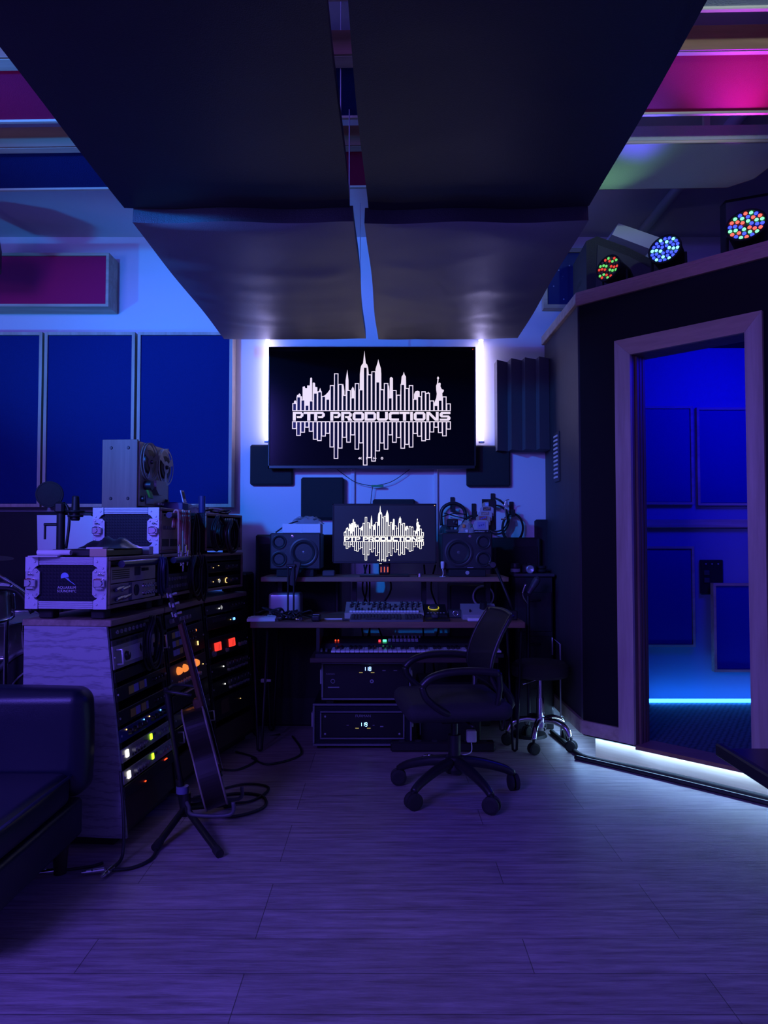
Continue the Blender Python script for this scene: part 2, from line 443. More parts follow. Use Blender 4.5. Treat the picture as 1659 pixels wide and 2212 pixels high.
# led strip below the wall's overhang
mb = MB(); wallbox(mb, .0, DS0-.01, -.036, -.018, BF-.005, BF-.0005); wallbox(mb, DS0, SL, -.036, -.018, BF-.0185, BF-.0145)
strip_e = emit('white led strip', (.28,.53,1), 44)
solo('led_strip', mb, strip_e, 'white led strip hidden under the raised black booth wall, shining on the floor', 'light strip')
mb = MB().box((1.203,(C.y+5.3)/2,BF-.003),(.012,5.3-C.y-.06,.005))
solo('led_strip', mb, strip_e, 'short white led strip under the narrow side of the booth, behind the stool', 'light strip')
# vent on the side face
v = thing('wall_vent', 'small white slatted vent on the narrow black side of the booth', 'vent', (1.19,5.05,1.86), 0)
mb = MB().box((-.006,0,0),(.012,.13,.34),.003); part('frame', mb, dkgrey, v)
for i in range(11): part('slat', MB().box((-.016,0,-.14+i*.028),(.008,.1,.014),.002,M=None), white_p, v)

struct('wall_booth_back', MB().box((2.24, WB-.0105, (BF+BT-.06)/2), (2.06,.02,BT-.062-BF)), mat('booth wall paint', (.2,.24,.42), .7))
# ---------------------------------------------------------------- inside the booth
IB = 5.40
def inpanel(x0, y0, x1, y1, label, Y=IB):
    a = P(x0,y0,Y); b = P(x1,y1,Y)
    framed_panel((a.x+b.x)/2, Y, (a.z+b.z)/2, abs(b.x-a.x), abs(a.z-b.z), blue_fab2, pine, .05, .018, label, 'framed panels inside the booth', 'panel')
def framed_panel(cx, y, cz, w, h, fab, wd, th, fw, label, group, cat='panel'):
    """wall panel: wooden frame round stretched fabric, back against y+th"""
    t = thing('fabric_absorber', label, cat, (cx, y, cz), 0, group)
    m = MB()
    m.prism([(-w/2,-h/2),(w/2,-h/2),(w/2,-h/2+fw),(-w/2,-h/2+fw)], (0,0,0), (1,0,0), (0,0,1), (0,th,0))
    m.prism([(-w/2,h/2-fw),(w/2,h/2-fw),(w/2,h/2),(-w/2,h/2)], (0,0,0), (1,0,0), (0,0,1), (0,th,0))
    m.prism([(-w/2,-h/2+fw),(-w/2+fw,-h/2+fw),(-w/2+fw,h/2-fw),(-w/2,h/2-fw)], (0,0,0), (1,0,0), (0,0,1), (0,th,0))
    m.prism([(w/2-fw,-h/2+fw),(w/2,-h/2+fw),(w/2,h/2-fw),(w/2-fw,h/2-fw)], (0,0,0), (1,0,0), (0,0,1), (0,th,0))
    part('frame', m, wd, t)
    part('fabric', MB().rbox((0,.004+th*.4,0),(w-2*fw,th*.8-.01,h-2*fw),.008), fab, t)
    return t
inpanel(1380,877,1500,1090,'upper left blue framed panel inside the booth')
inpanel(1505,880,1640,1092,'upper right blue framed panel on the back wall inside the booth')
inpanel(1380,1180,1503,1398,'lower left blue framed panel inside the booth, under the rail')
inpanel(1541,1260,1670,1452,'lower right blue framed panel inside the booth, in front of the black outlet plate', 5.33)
mb = MB().box((2.2, WB-.035, Z_(1131,IB)), (2.0,.04,.062),.004); struct('trim_6', mb, pine)
o = thing('outlet_plate', 'black connector plate with sockets on the booth wall above the lower right panel', 'plate', P(1535,1246,WB-.021))
part('plate', MB().box((0,-.012,0),(.165,.024,.25),.005), blk, o)
for i in range(2):
    part('socket', MB().box((-.04,-.028,.03-i*.055),(.04,.008,.035),.003), dkgrey, o)
for i in range(3): part('screw', MB().cyl((-.045+i*.045,-.024,.095),(-.045+i*.045,-.03,.095),.006,n=8), steel, o)
x0 = P(1400,1512,5.3); x1 = P(1700,1512,5.3)
t = thing('led_tube', 'glowing cyan led tube lying along the booth floor at the back wall', 'light tube', ((x0.x+x1.x)/2, 5.30, BF+.018))
part('tube', MB().cyl((-(x1.x-x0.x)/2,0,0),((x1.x-x0.x)/2,0,0),.013,n=12), emit('cyan led tube', (.015,.22,1), 18), t)
for s in (-1,1): part('end_cap', MB().cyl((s*(x1.x-x0.x)/2,0,0),(s*((x1.x-x0.x)/2+.03),0,0),.017,n=12), blk, t)

# ================================================================ BACK WALL
PB = 5.32
for a, b_, lb in ((-118,84,'leftmost blue framed acoustic panel on the back wall, cut by the photo edge'),(89,286,'middle blue framed acoustic panel of three on the back wall, behind the tape recorder'),(292,499,'rightmost blue framed acoustic panel of three on the back wall')):
    framed_panel(X_((a+b_)/2,PB), PB, (Z_(717,PB)+Z_(1095,PB))/2, X_(b_,PB)-X_(a,PB), Z_(717,PB)-Z_(1095,PB), blue_fab, pine_v, .125, .022, lb, 'tall blue panels on the back wall')
a = P(-100,548,5.28); b = P(236,664,5.28)
framed_panel((a.x+b.x)/2, 5.26, (a.z+b.z)/2, b.x-a.x, a.z-b.z, red_fab, pine, .18, .02, 'dark red framed acoustic panel high on the back wall near the ceiling', None)
a = P(1172,538,5.40); b = P(1300,668,5.40)
t = framed_panel((a.x+b.x)/2, 5.38, (a.z+b.z)/2, b.x-a.x, a.z-b.z, blk, pine, .06, .03, 'wood framed panel with a dark blue starry print above the booth', None)
def star_mat():
    m = mat('starry blue print', (.005,.012,.09), .8)
    nt = m.node_tree; b = nt.nodes['Principled BSDF']; L = nt.links.new
    tc = nt.nodes.new('ShaderNodeTexCoord'); v = nt.nodes.new('ShaderNodeTexVoronoi'); v.inputs['Scale'].default_value = 26
    rp = nt.nodes.new('ShaderNodeValToRGB'); rp.color_ramp.elements[0].color = (.5,.55,.8,1); rp.color_ramp.elements[1].color = (.006,.014,.12,1)
    rp.color_ramp.elements[0].position = .02; rp.color_ramp.elements[1].position = .16
    L(tc.outputs['Object'], v.inputs['Vector']); L(v.outputs['Distance'], rp.inputs[0]); L(rp.outputs[0], b.inputs['Base Color'])
    return m
for c in t.children:
    if c.name.startswith('fabric'): c.data.materials[0] = star_mat()
# black absorber blocks
def block(x0, y0, x1, y1, th, label, chf=.012):
    Y = WB-th; a = P(x0,y0,Y); b = P(x1,y1,Y)
    solo('foam_block', MB().box((0,th/2,0),(b.x-a.x,th,a.z-b.z),chf), foam_black, label, 'acoustic block', ((a.x+b.x)/2, Y, (a.z+b.z)/2), 0, 'black foam blocks on the back wall')
block(540,960,632,1048,.045,'black foam block under the left light tube, lower left of the television')
block(1008,962,1103,1051,.045,'black foam block under the right light tube, lower right of the television')
block(650,1031,743,1121,.07,'black foam block below the television, above the white box')
block(805,1078,897,1150,.07,'black foam block mostly hidden behind the desk monitor')
block(1157,1122,1240,1290,.06,'tall narrow black foam block at the right end of the back wall beside the booth')
# faceted foam absorber right of the tv
m = MB(); a = P(1079,768,5.2); b = P(1190,968,5.2)
w = b.x-a.x; h = a.z-b.z
pr = [(0,.0),(.0,.17),(.09,.2)]
xs = [0,.095,.19,.285,.375]
poly = [(xs[0],.25),(xs[0],.13)]
for i in range(4): poly += [(xs[i]+.0,.12-.02*i),(xs[i+1]-.006,.20-.02*i)] if i == 0 else [(xs[i],.1-.025*i),(xs[i+1]-.006,.17-.03*i)]
poly += [(.375,.25)]
m.prism(poly, (0,0,-h/2), (1,0,0), (0,1,0), (0,0,h))
solo('foam_diffuser', m, mat('dark grey folded foam', (.12,.12,.13), .85, bump=.4, bscale=200), 'dark pleated foam absorber standing upright on the wall between television and booth', 'acoustic foam', (a.x, 5.2, (a.z+b.z)/2))

# ---------------------------------------------------------------- television and its two light tubes
Lw, Lh = (630.4, 785), None
def logo(mb, x0, z0, sc, y, mw, mk, icons=True):
    """skyline + reflected bars; zoom coords (0..2930 wide) scaled by sc, origin x0,z0 at bar baseline; front is -y"""
    o0 = Vector((x0, y, z0))
    A = Vector((1,0,0))*sc; Bv = Vector((0,0,-1))*sc
    def lay(poly, d, m): 
        ar = sum(poly[i][0]*poly[(i+1)%len(poly)][1]-poly[(i+1)%len(poly)][0]*poly[i][1] for i in range(len(poly)))
        if ar > 0: poly = poly[::-1]
        mb.flat(poly, o0+Vector((0,-d,0)), A, Bv, m)
    def rc(a, b, c, d): return [(a,b),(c,b),(c,d),(a,d)]
    Z = 1155
    S = lambda l, dx=0: [(x+dx, y_-Z) for x, y_ in l]
    up = [1045,930,985,1075,1000,865,843,922,970,735,530,715,903,820,948,700,808,418,548,495,672,806,698,948,820,900,716,784,735,972,925,843,868,1000,1080,988,930,1050]
    lo = [1462,1580,1525,1437,1508,1645,1668,1590,1543,1778,1975,1797,1612,1695,1570,1815,1708,2090,1960,2020,1845,1710,1815,1570,1697,1615,1800,1733,1780,1545,1592,1672,1650,1520,1437,1530,1587,1470]
    sil = [S([(265,1155),(265,1000),(285,980),(303,1000),(303,1155)]), S([(315,1155),(315,890),(335,888),(355,860),(378,880),(378,1155)]),
        S([(385,1155),(385,915),(395,905),(403,930),(403,1155)]),
        S([(412,1155),(412,750),(445,735),(460,772),(490,770),(490,725),(535,725),(542,600),(558,585),(574,600),(577,1155)]),
        S([(585,1155),(585,680),(605,672),(625,685),(628,750),(665,755),(668,1155)]), S([(690,860),(693,820),(713,765),(732,820),(735,860)]),
        S([(760,1155),(760,912),(800,890),(845,845),(890,780),(890,1155)]), S([(1098,1155),(1098,720),(1108,695),(1120,740),(1130,830),(1130,1155)]),
        S([(1145,1155),(1150,640),(1165,540),(1178,450),(1190,540),(1200,640),(1205,1155)]), S([(1250,1155),(1250,790),(1272,745),(1290,770),(1305,830),(1305,1155)]),
        S([(1390,1155),(1395,525),(1405,440),(1412,400),(1425,370),(1450,340),(1460,240),(1473,120),(1485,240),(1497,340),(1520,360),(1533,400),(1540,440),(1547,525),(1550,1155)]),
        S([(160,1155),(163,440),(185,370),(200,320),(210,270),(222,320),(240,380),(255,430),(262,520),(264,1155)],1501),
        S([(378,1155),(378,700),(396,740),(405,820),(405,1155)],1501), S([(408,1155),(408,600),(430,573),(462,600),(462,1155)],1501),
        S([(585,1155),(588,830),(600,700),(612,570),(635,540),(650,487),(665,540),(685,570),(688,700),(692,1155)],1501),
        S([(823,1155),(823,880),(845,830),(885,815),(920,830),(922,1155)],1501), S([(1045,900),(1045,860),(1070,832),(1090,860),(1090,900)],1501),
        S([(1165,1155),(1165,1040),(1205,940),(1215,870),(1205,800),(1203,730),(1220,690),(1228,610),(1216,600),(1238,564),(1258,600),(1246,612),(1240,690),(1255,680),(1270,675),(1283,690),(1278,740),(1300,790),(1335,800),(1335,825),(1310,860),(1315,940),(1315,1155)],1501)]
    for p in sil: lay(p, .0006, mw)
    st = 15
    for i in range(38):
        x = 275+71.4*i
        lay(rc(x-23-st, up[i]-st-Z, x+23+st, 12), .0012, mw); lay(rc(x-23, up[i]-Z, x+23, 0), .0018, mk)
        lay(rc(x-25-st, 190, x+23+st, lo[i]+st-Z), .0012, mw); lay(rc(x-25, 203, x+23, lo[i]-Z), .0018, mk)
    # lettering, band from 28 to 180
    T, Bt = 28, 180; H = 35
    def bar(a, b, c, d): lay(rc(a,b,c,d), .0014, mw)
    def ltr(ch, a, b):
        M_ = (T+Bt)/2; V = 48
        if ch == 'P':
            bar(a,T,a+52,Bt); bar(a+70,T,b-25,T+H); bar(a+70,M_-5,b-30,M_+28); lay([(a+52,T),(b-35,T),(b,T+30),(b,M_-5),(b-40,M_+28),(b-70,M_+28),(b-45,M_-25),(b-45,T+H),(a+52,T+H)], .0013, mw)
            bar(a+100,M_-5,b-45,M_+28); lay([(a+60,M_-5),(a+105,M_-5),(a+105,M_+28),(a+92,M_+28)], .0014, mw)
        elif ch == 'R':
            ltr('P', a, b-15); lay([(a+100,M_+20),(a+160,M_+20),(b,Bt),(b-75,Bt)], .0014, mw)
        elif ch == 'T':
            bar(a,T,b,T+H); c = (a+b)/2; bar(c-27,T,c+27,Bt)
        elif ch in 'OD':
            r = 32; rl = r if ch == 'O' else 0
            lay([(a+rl,T),(b-r,T),(b,T+r),(b,Bt-r),(b-r,Bt),(a+rl,Bt),(a,Bt-rl),(a,T+rl)] if rl else [(a,T),(b-r,T),(b,T+r),(b,Bt-r),(b-r,Bt),(a,Bt)], .0013, mw)
            lay(rc(a+48,T+40,b-46,Bt-40), .0019, mk)
        elif ch == 'U':
            bar(a,T,a+V,Bt-30); bar(b-V,T,b,Bt-30); bar(a+30,Bt-42,b-30,Bt); lay([(a,Bt-30),(a+60,Bt-42),(a+30,Bt)], .0014, mw); lay([(b,Bt-30),(b-60,Bt-42),(b-30,Bt)], .0014, mw)
        elif ch == 'C':
            bar(a,T+30,a+V,Bt-30); bar(a+30,T,b,T+38); bar(a+30,Bt-40,b,Bt); lay([(a,T+30),(a+30,T),(a+70,T+38),(a+48,T+45)], .0014, mw); lay([(a,Bt-30),(a+48,Bt-45),(a+70,Bt-38),(a+30,Bt)], .0014, mw)
        elif ch == 'I': bar(a,T,b,Bt)
        elif ch == 'N':
            bar(a,T,a+V,Bt); bar(b-V,T,b,Bt); lay([(a,T),(a+60,T),(b,Bt),(b-60,Bt)], .0014, mw)
        elif ch == 'S':
            bar(a+30,T,b,T+36); bar(a+30,M_-16,b-30,M_+18); bar(a,Bt-37,b-30,Bt)
            lay([(a+30,T),(a+60,T+36),(a+48,M_-16),(a+30,M_+18),(a,M_-10),(a,T+28)], .0013, mw); lay([(b-30,M_-16),(b,M_+12),(b,Bt-28),(b-30,Bt),(b-60,Bt-37),(b-50,M_+18)], .0013, mw)
    for ch, a, b in (('P',245,428),('T',430,610),('P',612,795),('P',888,1065),('R',1075,1272),('O',1272,1468),('D',1478,1675),('U',1684,1876),('C',1889,2066),('T',2074,2250),('I',2260,2306),('O',2321,2521),('N',2536,2746),('S',2763,2949)):
        ltr(ch, a, b)
    # player icons
    yi = 1980-Z
    for a, sg in ((1422,-1),(1395,-1),(1505,1),(1627,1),(1655,1)):
        lay([(a,yi-22),(a+sg*30,yi),(a,yi+22)], .0022, mw)
    c = 1776; n = 14
    lay([(c+22*math.cos(6.283*i/n), yi+22*math.sin(6.283*i/n)) for i in range(n)], .0022, mw)
    lay([(c+13*math.cos(6.283*i/n), yi+13*math.sin(6.283*i/n)) for i in range(n)], .0025, mk)
    lay([(c+6*math.cos(6.283*i/n), yi+6*math.sin(6.283*i/n)) for i in range(n)], .0028, mw)
TY = 5.33
tv = thing('television', 'large wall television showing a white skyline logo between two light tubes', 'television', ((X_(578,TY)+X_(1029,TY))/2, TY, (Z_(749,TY)+Z_(1012,TY))/2))
w = X_(1029,TY)-X_(578,TY); h = Z_(749,TY)-Z_(1012,TY)
part('casing', MB().box((0,.045,0),(w-.004,.05,h-.004),.01).box((0,.09,-.05),(.5,.05,.4),.01), blk, tv)
m = MB(); b_ = .011
for a in ((0,h/2-b_/2,w,b_),(0,-h/2+b_,w,b_*2),(-w/2+b_/2,0,b_,h),(w/2-b_/2,0,b_,h)): m.box((a[0],.01,a[1]),(a[2],.03,a[3]),.002)
part('bezel', m, blk, tv)
scr_k = mat('dark glossy screen', (.003,.003,.005), .14, spec=.15)
bar_k = mat('dark screen pixels', (.006,.006,.008), .2)
m = MB().box((0,.012,0),(w-.02,.012,h-.03))
sc = (X_(974,TY)-X_(630.4,TY))/(2949-240)
zc = (Z_(749,TY)+Z_(1012,TY))/2
logo(m, X_(630.4,TY)-240*sc-tv.location.x/U, Z_(740+1155/7.9,TY)-zc, sc, .006, 1, 2)
part('screen', m, [scr_k, emit('screen white', lin(236,222,240), 1.0), bar_k], tv)
part('standby_led', MB().cyl((w/2-.02,-.005,h/2-.02),(w/2-.02,-.008,h/2-.02),.002,n=8), led_r, tv)
tube_e = emit('white violet led tube', (.56,.5,1), 12)
for px, y0, y1, lb in ((576,722,956,'left glowing white light tube standing at the left edge of the television'),(1041,731,957,'right glowing white light tube standing at the right edge of the television')):
    Y = 5.395; z0 = Z_(y1,Y); z1 = Z_(y0,Y)
    t = thing('light_tube', lb, 'light tube', (X_(px,Y), Y, z0), 0, 'light tubes beside the television')
    part('tube', MB().lathe([(0,.012),(.016,.012),(.016,z1-z0-.012),(0,z1-z0-.012)], n=16), tube_e, t)
    for z in (0, z1-z0-.012): part('end_cap', MB().cyl((0,0,z),(0,0,z+.012),.0215), white_p, t)
# cables and a green clip under the tv
cb = P(805,1050,5.4)
t = thing('hanging_cable', 'two thin cables drooping from under the television to a green clip', 'cable', cb)
m = MB()
for s, px in ((-1,728),(1,885)):
    q = P(px,1014,5.40)-cb
    m.tube([q, q*.5+Vector((0,.0,-.03)), Vector((0,0,0))], .0025, 6, sub=6)
m.tube([(0,0,0),(-.015,.01,-.15),(.0,0,-.3)], .0025, 6, sub=6)
part('wire', m, rubber, t)
part('clip', MB().box((.035,-.01,-.0),(.09,.012,.014),.003), mat('green plastic', (.03,.35,.12), .5), t)
# ================================================================ CEILING
def cloud(x0, x1, y0, y1, zb, th, rz, label, sag, seed, wr=.012, fab=None):
    t = thing('ceiling_cloud', label, 'acoustic cloud', ((x0+x1)/2, (y0+y1)/2, zb), rz, 'black fabric ceiling clouds')
    w = x1-x0; d = y1-y0; nx, ny = 34, 64; rnd = random.Random(seed)
    ws = [(rnd.uniform(.5,2.5), rnd.uniform(9,26), rnd.uniform(0,6), rnd.uniform(.3,1)) for _ in range(7)]
    vs = []; fs = []
    for j in range(ny+1):
        for i in range(nx+1):
            u = i/nx; v = j/ny
            e = math.sin(math.pi*u)**.9*math.sin(math.pi*v)**.5 if 0 < u < 1 and 0 < v < 1 else 0
            z = -sag*e*(1+.3*math.sin(3*u+seed))
            for a, b_, ph, am in ws: z -= wr*am*e*(.25+.75*abs(2*u-1)**2)*max(0, math.sin(b_*v+a*math.sin(4*u+ph)+ph))**3
            edge = .004*math.sin(9*v+seed)*(1 if u == 0 else -1 if u == 1 else 0)
            vs.append((-w/2+w*u+edge, -d/2+d*v+.01*math.sin(11*u)*(v in (0,1)), z))
    n0 = len(vs)
    for j in range(ny):
        for i in range(nx):
            a = j*(nx+1)+i; fs.append((a, a+nx+1, a+nx+2, a+1))
    m = MB().add(vs, fs, 0, True)
    rim = [i for i in range(nx+1)]+[j*(nx+1)+nx for j in range(1, ny+1)]+[ny*(nx+1)+i for i in range(nx-1,-1,-1)]+[j*(nx+1) for j in range(ny-1,0,-1)]
    vr = [vs[i] for i in rim]; k = len(vr)
    m.add(vr+[(v[0]*.995, v[1]*.997, th) for v in vr], [(i, (i+1)%k, k+(i+1)%k, k+i) for i in range(k)]+[tuple(range(2*k-1, k-1, -1))], 1, False)
    part('fabric_wrap', m, [fab or cloth_black, cloth_black], t)  # far clouds: tube light painted into the underside, rim left black
    for sx in (-1,1):
        for sy in (-1,1):
            part('hanging_wire', MB().cyl((sx*(w/2-.03), sy*(d/2-.15), th), (sx*(w/2-.03), sy*(d/2-.15), CZ-zb), .003, n=6), steel, t)
    return t
cloud(-1.125,-.15,.9,3.165,2.735,.075,0,'near left black fabric ceiling cloud, filling the upper left of the photo',.012,3,.003)
cloud(-.095,.865,.9,3.165,2.735,.075,-1.2,'near right black fabric ceiling cloud, filling the upper right of the photo',.012,5,.004)
cloud(-1.095,-.128,3.165,5.04,2.672,.07,0,'far left black fabric ceiling cloud, wrinkled, ending above the television',.045,8,.02,cloth_lit)
cloud(-.062,.898,3.165,5.04,2.672,.07,-1.2,'far right black fabric ceiling cloud, wrinkled, ending above the television',.045,11,.02,cloth_lit)

def ceil_panel(x0, x1, y0, y1, zb, fab, label, rim=.06, cut=0, rz=-1.5):
    t = thing('ceiling_absorber', label, 'acoustic panel', ((x0+x1)/2, (y0+y1)/2, zb), rz, 'framed panels under the ceiling')
    w = x1-x0; d = y1-y0; h = .10
    m = MB()
    part('shade_face', MB().box((0,-d/2-.006,h/2),(w,.011,h),.002), brownw, t); m.box((0,-d/2+rim/2,h/2),(w,rim,h),.004); m.box((0,d/2-.011,h/2),(w,.022,h),.003)  # added brown facing, its colour stands in for shade on the pine frame
    for s in (-1,1): m.box((s*(w/2-.011),(rim-.022)/2,h/2),(.022,d-rim-.022,h),.003)
    part('frame', m, pine, t)
    part('fabric', MB().box((0,(rim-.022)/2,h/2+.004),(w-.044,d-rim-.022,h-.012)), fab, t)
    for s in (-1,1): part('hanger', MB().box((s*(w/2-.15),0,(h+CZ-zb)/2),(.03,.03,CZ-zb-h-.001)), pine, t)
    return t
ZP = 3.25
ceil_panel(-3.2,-1.2,2.96,3.43,ZP,red_fab,'dark red framed ceiling panel at the left, before the blue one',.08)
ceil_panel(-3.2,-1.2,3.64,4.10,ZP,blue_fab,'blue framed ceiling panel at the left, nearest the back wall',.055)
ceil_panel(-.75,.7,2.92,3.38,ZP,blue_fab,'blue framed ceiling panel glimpsed through the slit between the black clouds',.08)
ceil_panel(-.75,.7,3.61,4.06,ZP,red_fab,'red framed ceiling panel glimpsed through the slit between the black clouds',.055)
ceil_panel(1.0,2.75,2.88,3.34,ZP,red_fab,'magenta lit framed ceiling panel at the upper right',.03)
ceil_panel(.95,3.0,2.17,2.66,ZP,grey_fab,'pale framed ceiling panel at the upper right corner of the photo',.03)
ceil_panel(-.75,.7,2.2,2.62,ZP,red_fab,'nearest framed ceiling panel glimpsed through the slit between the clouds',.03)
# pale panel with cut corner at the right, nearest the back wall
t = thing('ceiling_absorber', 'pale grey ceiling panel with a clipped corner, greenish, nearest the back wall at the right', 'acoustic panel', (1.4,3.84,ZP), -1.5, 'framed panels under the ceiling')
pl = [(-.48,-.25),(.66,-.25),(.6,.12),(.5,.22),(-.48,.22)]
part('board', MB().prism(pl, (0,0,0), (1,0,0), (0,1,0), (0,0,.09)), grey_fab, t)
m = MB()
for i in range(5):
    a, b_ = Vector((*pl[i],0)), Vector((*pl[(i+1)%5],0))
    m.tube([a+Vector((0,0,.008)), b_+Vector((0,0,.008))], .009, 6)
part('edging', m, pine, t)
for s in (-.3,.3): part('hanger', MB().box((s,0,(.09+CZ-ZP)/2),(.03,.03,CZ-ZP-.091)), pine, t)
# ceiling conduit at right, cable tray
a = P(1395,492,5.40); b = P(1462,392,4.5)
solo('ceiling_pipe', MB().tube([(0,.25,0),(0,-1.6,0)], .035, 12), mat('painted pipe', (.4,.4,.42), .5), 'grey conduit pipe running along the ceiling above the booth', 'pipe', (1.86, 5.15, CZ-.036))
for i, (x, y) in enumerate(((1.3,4.2),(1.75,3.1))):
    solo('ceiling_vent', MB().box((0,0,0),(.34,.22,.02),.004), grey, ('grey ceiling vent just behind the pale clipped panel','grey ceiling vent by the magenta panel at the right')[i], 'vent', (x,y+.35 if i == 0 else 3.43,CZ-.0105), 0, 'ceiling vents')

# hung speaker at left
t = thing('hung_speaker', 'black speaker hung in front of the dark red wall panel, cut by the photo edge', 'speaker', (-2.66,4.75,3.05), 24)
part('cabinet', MB().box((0,0,.1),(.30,.26,.21),.03), blk, t)
part('bracket', MB().cyl((0,0,.206),(0,0,CZ-3.052),.018), blk_m, t)
part('grille', MB().box((0,-.133,.1),(.25,.008,.17),.003), dkgrey, t)

# ================================================================ ON THE BOOTH ROOF
def par(px, py, Y, r, d, label, cols, seed, off=()):
    c = P(px,py,Y); d = Vector(d).normalized()
    t = thing('par_light', label, 'stage light', c, 0, 'stage lights on the booth edge')
    part('can', MB().lathe([(0,-.2),(r*.6,-.2),(r*.95,-.13),(r*1.08,-.02),(r*1.15,.0),(r*1.15,.012),(r*1.02,.012),(r*1.0,.0),(0,-.002)], (0,0,0), d, 26), blk, t)
    sd = d.cross(UPV).normalized(); zb = BT+.022-c.z
    m = MB()
    q = -d*.06
    m.tube([q+sd*r*1.15, q+sd*r*1.2+Vector((0,0,zb*.8)), Vector((q.x,q.y,zb+.006))+sd*r*.9, Vector((q.x,q.y,zb+.006))-sd*r*.9, q-sd*r*1.2+Vector((0,0,zb*.8)), q-sd*r*1.15], .008, 6)
    part('yoke', m, blk_m, t)
    rnd = random.Random(seed); e1 = sd; e2 = d.cross(sd)
    me = {}
    for i, (k, ring) in enumerate(((1,0),(6,.3),(12,.6),(18,.88))):
        for j in range(k):
            a = 2*math.pi*j/k+.2*i
            if ring == 0: continue
            pos = (e1*math.cos(a)+e2*math.sin(a))*r*ring+d*.006
            cn = cols[(j+i) % len(cols)]
            if cn not in me:
                me[cn] = MB().lathe([(0,.008),(r*.06,.007),(r*.1,.004),(r*.118,0)], (0,0,0), d, 10).mesh('led', [PARC[cn]])
            part('led', me[cn], None, t, loc=pos)
    return c, d
PARC = {'r': emit('par red', (1,.09,.06), 2.2), 'g': emit('par green', (.16,1,.35), 2.2), 'b': emit('par blue', (.03,.05,1), 3), 'c': emit('par cyan', (.2,.85,1), 2.4), 'n': mat('unlit led lens', (.1,.09,.08), .1),
        'lr': emit('par dim red', (1,.07,.04), .8), 'lg': emit('par dim green', (.2,1,.22), .8)}
par1 = par(1315,580,4.37,.072,(-.8,-.62,.2),'leftmost stage light on the booth edge, showing red and green diodes', ['lg','lr','n'], 1)
par2 = par(1437,540,4.18,.082,(-.62,-.75,.3),'middle stage light on the booth edge, showing blue and cyan diodes', ['b','c','b'], 2)
par3 = par(1612,488,3.97,.092,(-.55,-.78,.36),'rightmost stage light on the booth edge, showing red, blue and green diodes', ['r','b','g'], 3)
# wedge pa speaker behind the first light
t = thing('wedge_speaker', 'black wedge speaker on the booth roof behind the leftmost stage light', 'speaker', (1.585,4.90,BT+.0005), -3)
m = MB().prism([(-.27,0),(.36,0),(.36,.16),(.30,.24),(-.02,.41),(-.20,.48),(-.27,.45)], (0,-.2,0), (1,0,0), (0,0,1), (0,.42,0))
part('cabinet', m, mat('black textured cabinet', (.022,.022,.025), .6, bump=.3, bscale=150), t)
part('grille', MB().prism([(-.22,.03),(.3,.03),(.3,.16),(.0,.34),(-.2,.42)], (0,-.2,0), (1,0,0), (0,0,1), (0,-.012,0)), dkgrey, t)
part('handle', MB().box((-.264,.0,.24),(.012,.14,.05),.004), dkgrey, t)
t = thing('roof_speaker', 'tall black speaker on the booth roof behind the rightmost stage light', 'speaker', (2.28,4.35,BT+.0005), -25)
part('cabinet', MB().box((0,0,.26),(.5,.4,.52),.03), MATS['black textured cabinet'], t)
part('grille', MB().box((0,-.206,.26),(.44,.012,.46),.004), dkgrey, t)
Yc = 4.72; o = P(1322,507,Yc)
q = [P(*p, Yc)-o for p in ((1322,507),(1407,539),(1425,513),(1336,482))]
solo('card_box', MB().prism([(p.x,p.z) for p in q], (0,0,0), (1,0,0), (0,0,1), (0,.25,0)), mat('pale card', (.6,.6,.62), .7), 'pale blank card box lying tilted on the sloping top of the black wedge speaker', 'box', o+Vector((.0,0,.0)))
mm = MB().tube([(0,0,.0),(.02,.0,.07),(.08,0,.085),(.11,0,.0)], .008, 8, sub=5)
solo('cable_loop', mm, rubber, 'small black cable loop on the booth roof between the two right stage lights', 'cable', bw(.83,-.2,BT+.012))

# ================================================================ BENCH AT THE RIGHT EDGE
t = thing('black_bench', 'flat black bench cut by the right photo edge, before the booth threshold', 'bench', (1.29,2.5,0))
a = Vector((0,0,0))
part('top', MB().box((.36,.08,.475),(.64,.64,.03),.006), mat('black lacquer', (.01,.01,.012), .25), t)
part('end_rail', MB().box((.02,.08,.477),(.03,.70,.05),.006), blk, t)
for x in (.2,.62):
    for y in (-.15,.3): part('leg', MB().box((x,y,.23),(.035,.035,.46),.004), blk, t)

# long black cables along the booth base
m = MB()
m.tube([bw(-.04,-.6,.02)*1, Vector((1.12,5.0,.015)), Vector((1.15,4.62,.015)), Vector((1.17,4.45,.015)), bw(.12,.02,.015), bw(.5,-.02,.015), bw(1.1,-.02,.015), bw(2.0,-.02,.015)][1:], .015, 8, sub=6)
solo('cable_run', m, rubber, 'thick black cable run along the floor at the foot of the booth', 'cable')
m = MB(); m.tube([bw(-.02,.06,.014), bw(.2,.05,.014), bw(.7,.045,.014), bw(1.2,.05,.014), bw(2.0,.045,.014)], .013, 8, sub=6)
solo('cable_run', m, mat('shiny black cable', (.02,.02,.022), .25), 'thinner shiny black cable beside the thick one at the foot of the booth', 'cable')
